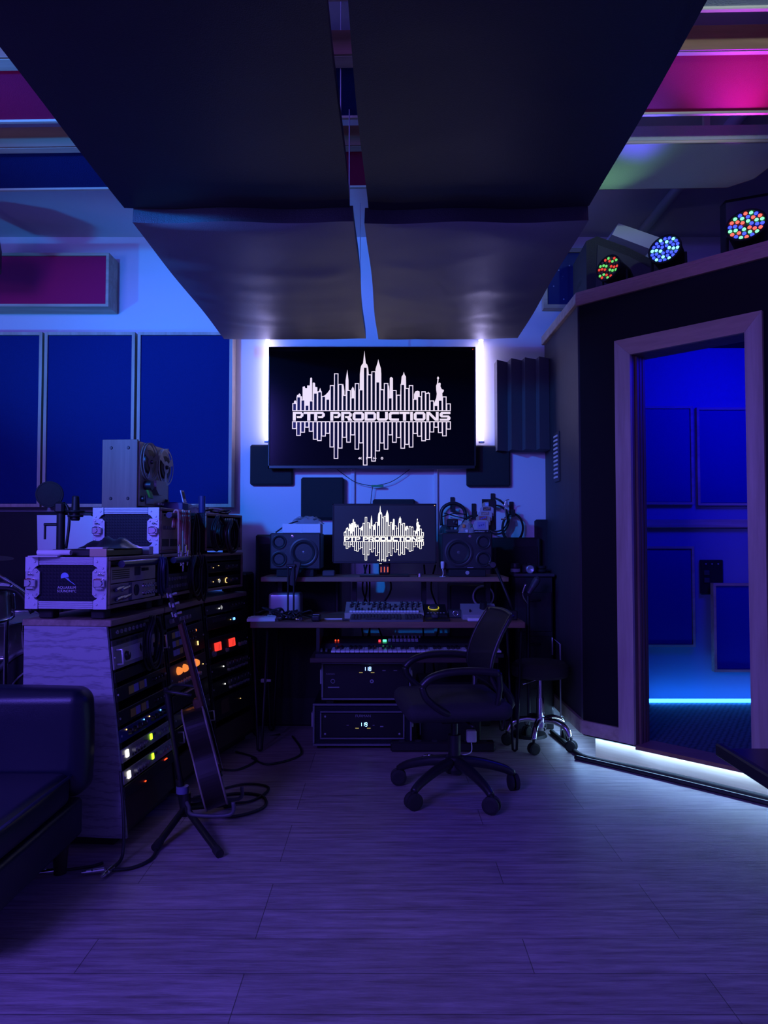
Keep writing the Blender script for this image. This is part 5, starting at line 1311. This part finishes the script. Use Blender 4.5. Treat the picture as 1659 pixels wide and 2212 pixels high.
# ---------------------------------------------------------------- desk top items
def keyset(t, x0, x1, y, z, n, wl, wd, first=0, bl=.6, tilt=0):
    pw = (x1-x0)/n
    wm = MB().box((0,0,0),(pw*.93,wl,.012),.002).mesh('white_key', [white_p]); bm_ = MB().box((0,0,0),(pw*.55,wl*bl,.014),.002).mesh('black_key', [blk])
    for i in range(n):
        part('white_key', wm, None, t, loc=(x0+pw*(i+.5), y, z))
        if (i+first) % 7 in (0,1,3,4,5) and i < n-1: part('black_key', bm_, None, t, loc=(x0+pw*(i+1), y+wl*(1-bl)/2, z+.012))
sy = thing('synthesizer', 'beige compact synthesizer with black knobs on the desk, behind the computer keyboard', 'synthesizer', ((X_(745,4.72)+X_(915,4.72))/2,4.70,DZT))
w = X_(915,4.72)-X_(745,4.72)
m = MB().prism([(0,.0),(0,.035),(.08,.045),(.24,.085),(.24,.0)], (-w/2,0,0), (0,1,0), (0,0,1), (w,0,0))
part('body', m, mat('beige panel', (.42,.38,.33), .5), sy)
keyset(sy,-w/2+.03,w/2-.03,.04,.043,22,.06,.03,2)
kmesh = MB().lathe([(0,.024),(.007,.024),(.009,.002),(.009,0)], n=10).box((0,-.006,.024),(.002,.008,.002),0,1).mesh('knob', [blk, white_p])
rnd = random.Random(2)
for r_ in range(2):
    for i in range(13):
        if rnd.random() < .12: continue
        y = .13+.05*r_; part('knob', kmesh, None, sy, loc=(-w/2+.035+i*(w-.07)/12+.006*r_, y, .045+(y-.08)*.25))
part('display', MB().box((.0,.115,.056),(.07,.02,.004),.001), blk, sy)
kb = thing('computer_keyboard', 'dark full size computer keyboard at the front of the desk', 'keyboard', ((X_(756,4.55)+X_(913,4.55))/2,4.515,DZT))
w = X_(913,4.55)-X_(756,4.55)
part('base', MB().prism([(0,0),(0,.012),(.17,.03),(.17,0)], (-w/2,0,0), (0,1,0), (0,0,1), (w,0,0)), mat('grey keyboard base', (.12,.12,.13), .45), kb)
k1 = MB().box((0,0,0),(.0175,.022,.008),.003).mesh('key', [dkgrey])
for j in range(5):
    for i in range(21 if j != 0 else 0):
        if i in (15,): continue
        if len([c for c in kb.children]) > 99: break
        part('key', k1, None, kb, loc=(-w/2+.018+i*(w-.036)/20, .022+j*.03, .018+j*.0032))
part('space_bar', MB().box((-.06,.022,.018),(.13,.022,.008),.003), dkgrey, kb)
for i in (0,1,2,9,10,11,13,14,16,17,18): part('key', k1, None, kb, loc=(-w/2+.018+i*(w-.036)/20, .022, .018)) if len(kb.children) < 101 else None
t = thing('small_controller', 'black control box with a lit yellow ring right of the synthesizer', 'controller', (X_(942,4.7),4.70,DZT))
part('body', MB().prism([(0,0),(0,.02),(.17,.075),(.17,0)], (-.07,0,0), (0,1,0), (0,0,1), (.14,0,0)), blk, t)
part('dial', MB().lathe([(0,.018),(.026,.018),(.03,0)], (-.01,.11,.056), (0,-.3,1), 22), dkgrey, t)
part('lit_ring', MB().torus((-.01,.11,.058),(0,-.3,1),.034,.0025,22,6), emit('yellow ring', (.8,.7,.05), .6), t)
for i in range(6): part('button', MB().box((-.05+i*.02,.03,.033),(.012,.01,.006),.001), grey, t)
t = thing('dark_pad', 'flat dark pad lying on the desk front right of the computer keyboard', 'pad', (X_(945,4.55),4.54,DZT))
part('pad', MB().box((0,.06,.006),(.15,.13,.012),.003), blk, t)
t = thing('computer_mouse', 'dark mouse on the flat dark pad right of the keyboard', 'mouse', (X_(940,4.55),4.60,DZT+.0125)); part('body', MB().rbox((0,0,.014),(.045,.08,.028),.013), dkgrey, t); part('wheel', MB().cyl((-.004,-.02,.028),(.004,-.02,.028),.006,n=10), chrome, t)
t = thing('round_jack_box', 'small dark box with silver ring between the control box and the grey mixer', 'gadget', (X_(985,4.72),4.72,DZT)); part('body', MB().box((0,.05,.025),(.09,.10,.05),.006), dkgrey, t); part('ring', MB().torus((-.005,.0,.03),(0,1,0),.016,.003,18,6), chrome, t)
t = thing('monitor_controller', 'pale grey tilted mixer box with a big black knob on the right of the desk', 'controller', (X_(1036,4.66),4.64,DZT))
part('body', MB().prism([(0,0),(0,.03),(.16,.085),(.16,0)], (-.11,0,0), (0,1,0), (0,0,1), (.22,0,0)), mat('pale grey metal', (.34,.34,.35), .4), t)
part('knob', MB().cyl((.03,.09,.06),(.03,.075,.105),.024,.022,18), blk, t); part('switch', MB().box((-.06,.04,.05),(.01,.012,.02),.002), blk, t)
for i in range(4): part('button', MB().box((.075,.04+.025*i,.046+.0085*i),(.014,.01,.006),.001), grey, t)
t = thing('white_keyboard', 'narrow white keyboard lying on the front right of the desk', 'keyboard', (X_(1046,4.53),4.515,DZT)); part('body', MB().rbox((0,.03,.011),(.21,.06,.021),.009), white_p, t)
t = thing('silver_computer', 'silver box shaped computer with rounded corners at the left of the desk', 'computer', (X_(616,4.85),4.86,DZT)); part('case', MB().rbox((0,.05,.075),(.205,.18,.148),.018), mat('satin aluminium', (.5,.5,.53), .35, metal=.6), t)
part('foot', MB().lathe([(0,0),(.06,0),(.06,.004),(0,.004)], (0,.05,-.0005)), blk, t)
solo('paper_stack', MB().box((0,0,.008),(.17,.14,.016),.001).box((.01,.005,.019),(.16,.13,.005),.001), paper, 'stack of white paper at the left front corner of the desk', 'paper', (X_(566,4.6),4.60,DZT), 6)
t = thing('remote_control', 'small black remote standing at the desk front, left of the keyboard', 'remote', (X_(684,4.56),4.56,DZT)); part('body', MB().rbox((0,0,.02),(.055,.09,.04),.012), blk, t); part('label_strip', MB().box((0,-.02,.041),(.04,.004,.002)), white_p, t)
solo('pen', MB().cyl((-.06,0,.005),(.05,.01,.005),.005), white_p, 'white pen lying on the desk left of the keyboard', 'pen', (X_(722,4.62),4.62,DZT))
solo('small_screw', MB().cyl((-.015,0,.006),(.02,.006,.006),.006), dkgrey, 'little dark stub lying on the desk right of the pen', 'stub', (X_(746,4.58),4.57,DZT))
for i, (x, y, s) in enumerate(((590,4.62,1),(606,4.6,2),(622,4.64,3),(632,4.58,4),(574,4.7,5),(648,4.66,6))):
    rnd = random.Random(s*5); pts = [(rnd.uniform(-.07,.07), rnd.uniform(-.05,.05), .006+.05*abs(math.sin(k*1.3+s))*(k not in (0,7))) for k in range(8)]
    t = thing('desk_cable', 'tangled black cable on the left of the desk, '+['over the papers','beside the papers','before the silver computer','nearest the desk front','leftmost behind the papers','right of the heap'][i], 'cable', (X_(x,y),y,DZT+(.022 if i == 0 else 0)), 0, 'tangled cables on the desk')
    part('cord', MB().tube(pts, .0055, 6, sub=5), cab_bk, t)
    m = MB(); plug(m, pts[0], (rnd.uniform(-1,1),-1,.1), .010, .07); part('plug', m, chrome, t)
t = thing('tablet_stand', 'black tablet stand with two thin posts on the left of the desk', 'stand', (X_(628,4.66),4.68,DZT))
for x in (-.018,.018): part('post', MB().cyl((x,0,0),(x,0,.33),.006), blk_m, t)
part('foot', MB().box((0,0,.006),(.10,.12,.012),.004), blk, t)
part('arm', MB().box((0,0,.335),(.06,.012,.02),.004).box((-.05,.02,.28),(.05,.02,.16),.004,M=Matrix.Rotation(R(14),4,'Y')), blk, t)
# midi keyboard on the tray
mk_ = thing('midi_keyboard', 'long black music keyboard with lit pads on the tray below the desk top', 'music keyboard', ((X_(683,4.47)+X_(1085,4.47))/2,4.44,TRZ))
w = X_(1085,4.47)-X_(683,4.47)
part('body', MB().prism([(0,0),(0,.022),(.15,.03),(.17,.06),(.32,.085),(.32,0)], (-w/2,0,0), (0,1,0), (0,0,1), (w,0,0)), blk, mk_)
xk = X_(716,4.47)-mk_.location.x/U
keyset(mk_, xk, w/2-.012, .075, .034, 36, .14, .03, 0)
for i in range(16):
    part('pad', MB().box((X_(842,4.6)-mk_.location.x/U+.024*(i%8),.21+.034*(i//8),.071+.0055*(i//8)),(.020,.028,.008),.002), [mat('grey pad', (.3,.3,.34), .5)], mk_)
part('lit_pad', MB().box((X_(831,4.6)-mk_.location.x/U,.21,.072),(.024,.028,.010),.002), emit('green pad', (.1,1,.45), 2.2), mk_)
part('red_display', MB().box((X_(820,4.6)-mk_.location.x/U,.21,.071),(.014,.05,.008),.001), emit('red pads', (1,.05,.08), 1.3), mk_)
for px in (724,730): part('lit_button', MB().box((X_(px,4.6)-mk_.location.x/U,.22,.073),(.008,.012,.006),.001), led_r, mk_)
for i in range(8): part('fader', MB().box((X_(850,4.6)-mk_.location.x/U+.024*i,.29,.088),(.010,.014,.018),.002), grey, mk_)
for i in range(2): part('wheel', MB().cyl((-w/2+.03+.03*i-.006,.09,.022),(-w/2+.03+.03*i+.006,.09,.022),.022), dkgrey, mk_)
# loose cables under the shelf and behind the desk
for i, (x, sw) in enumerate(((.0,.05),(-.12,-.03),(-.14,.02),(-.10,.0),(.28,.01),(.36,-.03))):
    t = thing('hanging_cable', 'thin black cable hanging behind the desk, '+['crossing under the monitor','left of the monitor stand','in the bundle left of the synthesizer','rightmost of the bundle left of the synthesizer','behind the control box','right of the control box'][i], 'cable', (x,5.19,0), 0, 'thin cables behind the desk')
    part('cord', MB().tube([(0,0,1.12),(sw,.01,.95),(-sw,.02,.75),(sw*.5,.01,.5),(0,0,.3)], .006, 6, sub=6), rubber, t)

# ---------------------------------------------------------------- rack cases under the desk
def seg7(mb, txt, o, hgt):
    seg = {'1':'bc','8':'abcdefg','9':'abcdfg'}
    w = hgt*.5; st = hgt*.13
    for i, ch in enumerate(txt):
        x = o[0]+i*w*1.55; z = o[2]
        S_ = {'a':(x,z+hgt,w,st),'d':(x,z,w,st),'g':(x,z+hgt/2,w,st),'b':(x+w/2,z+hgt*.75,st,hgt/2),'c':(x+w/2,z+hgt*.25,st,hgt/2),'e':(x-w/2,z+hgt*.25,st,hgt/2),'f':(x-w/2,z+hgt*.75,st,hgt/2)}
        for k in seg[ch]: a = S_[k]; mb.box((a[0],o[1],a[1]),(a[2]*.86,.002,a[3]*.86))
seg_e = emit('blue white digits', (.25,.5,1), 5)
edge_g = mat('dull grey edge trim', (.2,.2,.24), .45, metal=.4)
def amp_case(x0, x1, z0, z1, y, label, digits, dpos, inner, name):
    t = thing('amp_rack', label, 'rack case', ((x0+x1)/2, y, z0), 0, 'rack cases under the desk')
    w = x1-x0; h = z1-z0; d = .42
    part('shell', MB().box((0,d/2,h/2),(w-.004,d,h-.004),.004), honey, t)
    m = MB(); e = .012
    for z in (e/2, h-e/2): m.box((0,-.004,z),(w,.02,e),.003)
    for x in (-w/2+e/2, w/2-e/2): m.box((x,-.004,h/2),(e,.02,h-2*e),.003)
    part('edge_trim', m, edge_g, t)
    iw, iz0, iz1 = w-.03, .014, h-.014
    if inner:
        iw = w-.10; iz0 = .045; iz1 = h-.05; m = MB(); e = .010
        for z in (iz0, iz1): m.box((0,-.010,z),(iw+e,.012,e),.003)
        for x in (-iw/2, iw/2): m.box((x,-.010,(iz0+iz1)/2),(e,.012,iz1-iz0-e),.003)
        part('inner_trim', m, edge_g, t)
        iw -= .014; iz0 += .008; iz1 -= .008
    part('faceplate', MB().box((0,-.006,(iz0+iz1)/2),(iw,.008,iz1-iz0),.002), mat('glossy black face', (.008,.008,.01), .3), t)
    m = MB(); dx, dz = dpos; seg7(m, digits, (dx,-.0115,dz), .022); part('digits', m, seg_e, t)
    m = MB().box((dx-.022,-.0115,dz-.012),(.022,.002,.004)).box((dx+.05,-.0115,dz-.012),(.022,.002,.004)); part('status_bar', m, emit('amber bar', (.7,.55,.15), .5), t)
    m = MB()
    if inner:
        m.text('FURMAN', (dx+.015,-.0105,dz+.055), (1,0,0), (0,0,1), .022, sx=1.1)
        for x, z in ((-iw/2+.02,iz0+.02),(-iw/2+.02,iz1-.02),(iw/2-.02,iz0+.02)): m.lathe([(0,.003),(.006,.002),(.007,0)], (x,-.010,z), (0,-1,0), 8)
        m.box((dx+.08,-.0105,dz+.006),(.012,.001,.004)).box((dx+.13,-.0105,dz-.002),(.02,.001,.006)).box((dx-.08,-.0105,dz+.006),(.014,.001,.004))
    else:
        m.text('FURMAN', (-iw/2+.04,-.0105,h-.075), (1,0,0), (0,0,1), .012, sx=1.1)
        m.box((dx+.12,-.0105,dz),(.02,.001,.006)).box((dx+.19,-.0105,dz),(.022,.001,.004))
        m.lathe([(.012,.002),(.005,.002)], (dx+.045,-.0105,dz-.065), (0,-1,0), 14)
        m.box((-iw/2+.06,-.0105,.078),(.07,.001,.006))
        m.torus((-iw/2+.055,-.010,.115),(0,1,0),.012,.002,14,5)
    part('lettering', m, mat('grey print', (.3,.3,.34), .5), t)
    for s in (-1,1): part('side_latch', MB().box((s*(w/2+.004),.03,h*.6),(.012,.05,.09),.004), steel, t)
    for x in (-w/2+.05, w/2-.05):
        for yy in (.05,d-.06): part('foot', MB().box((x,yy,-.0125),(.05,.05,.026),.004), rubber, t)
    return t
amp_case(-.44,.172,.026,.283,4.62,'lower rack case under the desk with blue digits 119, standing on the floor','119',(-.01,.12),True,'a')
amp_case(-.385,.165,.31,.54,4.60,'upper rack case under the desk with blue digits 118','118',(-.01,.18),False,'b')
t = thing('floor_subwoofer', 'dark box on the floor right of the lower rack case under the desk', 'box', (.42,4.95,0)); part('cabinet', MB().box((0,0,.19),(.4,.34,.38),.01), blk, t); part('edge', MB().box((-.19,-.175,.2),(.012,.012,.3),.003), edge_g, t)
# power strip, adapter
t = thing('power_strip', 'long black power strip on the floor under the desk behind the office chair', 'power strip', (.36,4.60,0)); part('body', MB().box((0,0,.03),(.64,.07,.06),.01), blk, t)
for i in range(6): part('socket', MB().lathe([(0,.001),(.018,.002),(.02,0)], (-.25+i*.1,0,.0602), (0,0,1), 14), dkgrey, t)
t = thing('white_charger', 'white cube charger with a trailing white cord plugged in behind the office chair', 'charger', (X_(1018,4.50),4.54,.0)); part('cube', MB().rbox((0,-.0,.105),(.06,.045,.07),.008), white_p, t)
part('plug_stem', MB().box((0,.02,.075),(.04,.05,.028),.004), blk, t)
part('cord', MB().tube([(0,-.0,.07),(-.004,-.03,.02),(-.05,-.05,.006),(-.10,-.05,.004)], .0035, 6, sub=6), white_p, t)
solo('metal_tool', MB().tube([(-.06,0,.012),(-.03,.01,.016),(.02,-.01,.014),(.07,.0,.012)], .008, 8, sub=4), chrome, 'shiny metal cord end lying on the floor left of the chair post', 'plug', (X_(935,4.45),4.44,0))
t = thing('side_cabinet', 'tall black drawer cabinet between the desk and the booth', 'cabinet', (1.03,5.215,0))
part('body', MB().box((0,0,.52),(.26,.22,1.04),.006), MATS['dull black cabinet'], t)
part('top', MB().box((0,-.01,1.051),(.28,.24,.02),.003), mat('dark top board', (.05,.045,.06), .4), t)
for i in range(3):
    dr = part('drawer', MB().box((0,-.114,.2+i*.3),(.24,.008,.27),.003), blk, t); part('handle', MB().tube([(-.04,-.118,.28+i*.3),(-.03,-.14,.28+i*.3),(.03,-.14,.28+i*.3),(.04,-.118,.28+i*.3)], .005, 6), blk_m, dr)
t = thing('camera_lens', 'upright camera lens with pale ring on the black drawer cabinet', 'lens', (X_(1113,5.16),5.16,1.0615)); part('barrel', MB().lathe([(0,0),(.03,0),(.032,.04),(.034,.042),(.034,.068),(.026,.07),(.022,.06),(0,.06)], n=20), blk, t); part('ring', MB().lathe([(.0325,.008),(.0345,.010),(.0345,.03),(.0325,.032)], n=20), grey, t)
t = thing('photo_camera', 'small black camera with silver lens ring on the black drawer cabinet', 'camera', (X_(1143,5.16),5.18,1.0615)); part('body', MB().box((0,0,.03),(.10,.05,.06),.008).box((0,0,.065),(.03,.03,.02),.004), blk, t); part('lens', MB().lathe([(.028,0),(.028,.03),(.022,.034),(0,.028)], (0,-.025,.028), (0,-1,0), 18), steel, t)
t = thing('coiled_strap', 'coiled dark strap at the right end on the black drawer cabinet', 'strap', (X_(1170,5.2),5.22,1.0615)); part('strap', MB().torus((0,0,.014),(0,0,1),.026,.013,20,8).torus((0,0,.038),(0,0,1),.024,.012,20,8), rubber, t)
t = thing('cable_adapter', 'small white plug end hanging on a black cable left under the desk', 'plug', (X_(572,4.9),4.9,0))
part('plug', MB().box((0,0,.37),(.04,.025,.024),.004).cyl((.02,0,.37),(.045,0,.37),.008), white_p, t)
part('cord', MB().tube([(-.02,0,.37),(-.08,.02,.36),(-.11,.03,.2),(-.06,.03,.007),(.1,.06,.007)], .005, 6, sub=6), rubber, t)
# boom microphone arm at the right of the desk
t = thing('microphone_boom', 'black jointed microphone arm clamped at the right end of the desk', 'microphone arm', (.80,4.62,DZT))
part('clamp', MB().box((0,0,.03),(.05,.06,.06),.006), blk_m, t)
p1 = P(1064,1220,4.62)-Vector((.80,4.62,DZT)); 
part('lower_arm', MB().tube([(0,0,.06),(-.02,.01,.12),(p1.x+.02,0,p1.z-.02)], .009, 8), blk_m, t)
part('upper_arm', MB().tube([(p1.x+.03,.012,p1.z-.03),(p1.x,.0,p1.z),(p1.x-.03,-.01,p1.z+.008)], .011, 8), blk_m, t)
part('knuckle', MB().cyl((p1.x,-.02,p1.z),(p1.x,.025,p1.z),.018), mat('dark steel', (.12,.12,.13), .35, metal=.8), t)
t = thing('stage_microphone', 'dark microphone with a shiny clip on a stand right of the desk', 'microphone', (.96,4.955,0))
part('stand', MB().cyl((0,0,.0),(0,0,.92),.012).lathe([(0,.02),(.11,.018),(.12,0),(0,0)], n=20), blk_m, t)
part('clip', MB().tube([(0,0,.86),(-.04,-.02,.93),(-.02,-.03,1.0)], .008, 8, sub=5), chrome, t)
part('capsule', MB().lathe([(0,-.06),(.016,-.06),(.022,.0),(.026,.02),(.024,.05),(.012,.065),(0,.067)], (.03,-.03,.99), (.5,0,.8), 16), dkgrey, t)
# chrome frame end behind the stool
t = solo('wire_rack', MB().tube([(0,0,0),(0,0,.62),(-.05,.0,.66),(-.05,.0,.55)], .006, 8), steel, 'thin grey metal tube rack standing behind the stool by the booth', 'rack', (1.14,4.82,0))

# ---------------------------------------------------------------- office chair
def caster(m, x, y, rr=.04, w=.03, a=0):
    c, s = math.cos(a), math.sin(a)
    for q in (-1,1):
        m.lathe([(0,0),(rr*.8,0),(rr,.006),(rr,w*.5),(rr*.7,w*.62),(0,w*.62)], (x+q*.004*c, y+q*.004*s, rr), (q*c,q*s,0), 18)
    return m
ch = thing('office_chair', 'black mesh office chair facing left before the desk', 'chair', (.36,3.83,0), 7)
a0 = 226-7
pl_ = mat('black nylon', (.014,.014,.016), .38)
part('hub', MB().lathe([(0,.11),(.045,.11),(.05,.13),(.045,.19),(.03,.2),(0,.2)]), pl_, ch)
for k in range(5):
    a = R(a0+72*k); d = Vector((math.cos(a), math.sin(a), 0))
    m = MB().tube([d*.03+Vector((0,0,.165)), d*.14+Vector((0,0,.15)), d*.26+Vector((0,0,.115)), d*.315+Vector((0,0,.085))], [.030,.018], 10, sub=4)
    lg = part('base_arm', m, pl_, ch)
    m = caster(MB(), d.x*.315, d.y*.315, .042, .034, a+1.2+k).cyl((d.x*.315,d.y*.315,.045),(d.x*.315,d.y*.315,.09),.010)
    part('caster', m, rubber, lg)
part('gas_lift', MB().cyl((0,0,.19),(0,0,.30),.032).cyl((0,0,.30),(0,0,.39),.018), blk_m, ch)
part('mechanism', MB().box((0.02,0,.395),(.22,.16,.05),.015).tube([(.03,.0,.39),(.05,-.2,.385)], .007, 8), blk_m, ch)
part('seat', MB().rbox((-.02,0,.462),(.52,.50,.09),.04,bulge=.012), mat('black seat fabric', (.02,.02,.023), .8, bump=.4, bscale=220), ch)
prof = [(.20,.44),(.215,.50),(.165,.58),(.14,.64),(.15,.72),(.19,.82),(.255,.93)]
sp = smooth_path([Vector((x,0,z)) for x, z in prof], 6)
def backsurf(yw, n=14, off=0):
    vs = []; fs = []
    for p in sp[10:]:
        t_ = (p.z-.5)/.43; wv = .235*(1-.10*t_**3)
        for j in range(n+1):
            q = j/n*2-1
            vs.append((p.x-.016*q*q*1.0+off-.0, q*wv, p.z-(.012*q*q if p is sp[-1] else 0)))
    k = n+1; rows = len(sp)-10
    for i in range(rows-1):
        for j in range(n): fs.append((i*k+j, i*k+j+1, (i+1)*k+j+1, (i+1)*k+j))
    return vs, fs, k, rows
vs, fs, k, rows = backsurf(.23)
v2 = [(x+.012,y,z) for x, y, z in vs]; N0 = len(vs)
bd = [j for j in range(k)]+[i*k+k-1 for i in range(1,rows)]+[(rows-1)*k+j for j in range(k-2,-1,-1)]+[i*k for i in range(rows-2,0,-1)]
m = MB().add(vs+v2, [f[::-1] for f in fs]+[tuple(i+N0 for i in f) for f in fs]+[(bd[i],bd[(i+1)%len(bd)],bd[(i+1)%len(bd)]+N0,bd[i]+N0) for i in range(len(bd))], 0, True)
part('mesh_back', m, mat('black chair mesh', (.012,.012,.014), .7, bump=.6, bscale=400, alpha=.86), ch)
part('back_frame', MB().tube([Vector(vs[i])+Vector((.006,0,0)) for i in bd], .012, 8, closed=True), pl_, ch)
part('back_spine', MB().tube([(.06,0,.40),(.2,0,.40),(.30,0,.45),(.24,0,.55),(.19,0,.62)], .022, 10, sub=5), pl_, ch)
for s in (-1,1):
    ar = part('armrest', MB().tube([(.16,s*.27,.655),(.05,s*.275,.668),(-.08,s*.275,.665),(-.17,s*.27,.64),(-.215,s*.268,.60)], .019, 10, sub=5), pl_, ch)
    part('arm_support', MB().tube([(-.215,s*.268,.60),(-.19,s*.27,.54),(-.10,s*.255,.47),(0,s*.2,.44)], .017, 10, sub=5), pl_, ar); part('arm_strut', MB().tube([(.16,s*.27,.655),(.17,s*.25,.58),(.16,s*.22,.47)], .015, 8, sub=4), pl_, ar)
# ---------------------------------------------------------------- stool
sl = thing('rolling_stool', 'round dark padded stool on five chrome legs beside the booth wall', 'stool', (.985,4.71,0))
part('seat', MB().lathe([(0,.535),(.10,.533),(.155,.525),(.178,.505),(.180,.455),(.172,.440),(.16,.436),(0,.436)], n=36), mat('dark woven cushion', (.05,.045,.05), .85, bump=.5, bscale=180), sl)
part('piston', MB().cyl((0,0,.14),(0,0,.30),.026).cyl((0,0,.30),(0,0,.436),.018), chrome, sl)
part('lever', MB().tube([(0,0,.42),(-.10,-.05,.40),(-.12,-.06,.395)], .006, 8), chrome, sl)
part('hub', MB().lathe([(0,.10),(.035,.10),(.04,.12),(.036,.18),(0,.18)]), chrome, sl)
for k in range(5):
    a = R(247+72*k); d = Vector((math.cos(a), math.sin(a), 0))
    lg = part('leg', MB().tube([d*.03+Vector((0,0,.16)), d*.10+Vector((0,0,.165)), d*.17+Vector((0,0,.14)), d*.205+Vector((0,0,.085))], .018, 10, sub=5), chrome, sl)
    part('caster', caster(MB(), d.x*.21, d.y*.21, .035, .03, a+.7+k).cyl((d.x*.21,d.y*.21,.04),(d.x*.21,d.y*.21,.085),.008), rubber, lg)
# ================================================================ LIGHT
fin()
def area(name, loc, aim, size, col, watts, sy=None, spread=None):
    l = bpy.data.lights.new(name, 'AREA'); l.energy = watts; l.color = col; l.size = size*U
    if sy: l.shape = 'RECTANGLE'; l.size_y = sy*U
    if spread: l.spread = R(spread)
    o = bpy.data.objects.new(name, l); COL.objects.link(o); o.location = Vector(loc)*U
    o.rotation_euler = (Vector(aim)-Vector(loc)).to_track_quat('-Z','Y').to_euler(); return o
def spot(name, loc, aim, col, watts, ang, blend=.6, rad=.05):
    l = bpy.data.lights.new(name, 'SPOT'); l.energy = watts; l.color = col; l.spot_size = R(ang); l.spot_blend = blend; l.shadow_soft_size = rad
    o = bpy.data.objects.new(name, l); COL.objects.link(o); o.location = Vector(loc)*U
    o.rotation_euler = (Vector(aim)-Vector(loc)).to_track_quat('-Z','Y').to_euler(); return o
# violet room lamps behind the camera, blue uplight at left, lights in the booth, stage lights, an added pale fill
area('room violet lamp', (-2.7,-1.3,3.0), (0.3,3.5,.8), 1.5, (.15,.093,1), 150, 1.2)
spot('blue wall washer', (-2.2,1.6,2.86), (-.6,5.45,2.35), (.0,.21,1), 430, 64, 1, .05)
spot('blue wall washer low', (-3.3,3.6,2.1), (-2.2,5.45,2.95), (.0,.3,1), 70, 62, 1, .05)
area('ceiling uplight left', (-3.0,1.8,2.4), (-1.6,3.4,3.5),   .4, (.3,.38,1), 5, .4, 120)
area('booth blue lamp', (2.6,4.4,2.55), (1.9,5.4,1.5), .5, (.0,.0,1), 17, .5)
def beam(p, aim, col, w, ang, blend=1): spot('stage beam', p[0]+p[1]*.02, aim, col, w, ang, blend)
beam(par1,(1.15,3.65,3.25),(.35,1,.45),9,60)
beam(par1,(.6,2.6,2.73),(.0,.2,1),8,50)
beam(par2,(1.0,3.15,3.25),(.1,.05,1),110,34)
beam(par3,(1.3,2.75,3.25),(.4,.03,1),150,32)
beam(par3,(1.5,2.9,3.25),(1,.02,.2),35,26)
spot('added pale fill', (1.4,.6,2.85), (1.4,2.45,3.25), (.6,.95,.9), 100, 24, .8)  # unseen spot added only to brighten the pale ceiling panel
w = bpy.data.worlds.new('dim studio'); scene.world = w; w.use_nodes = True
w.node_tree.nodes['Background'].inputs[0].default_value = (.05,.05,.25,1); w.node_tree.nodes['Background'].inputs[1].default_value = .3
# ================================================================ CAMERA
cam = bpy.data.cameras.new('camera'); co = bpy.data.objects.new('camera', cam); COL.objects.link(co)
cam.sensor_fit = 'HORIZONTAL'; cam.sensor_width = 36; cam.lens = F_PX/1659*36; cam.clip_start = .02
co.location = (0,0,CAM_H*U); co.rotation_euler = (math.pi/2+PITCH, 0, 0)
scene.camera = co
scene.view_settings.view_transform = 'Standard'; scene.view_settings.look = 'None'
scene.view_settings.exposure = 0; scene.view_settings.gamma = 1; scene.view_settings.use_curve_mapping = False
scene.cycles.max_bounces = 8; scene.cycles.diffuse_bounces = 4; scene.cycles.glossy_bounces = 4
scene.cycles.sample_clamp_indirect = 4
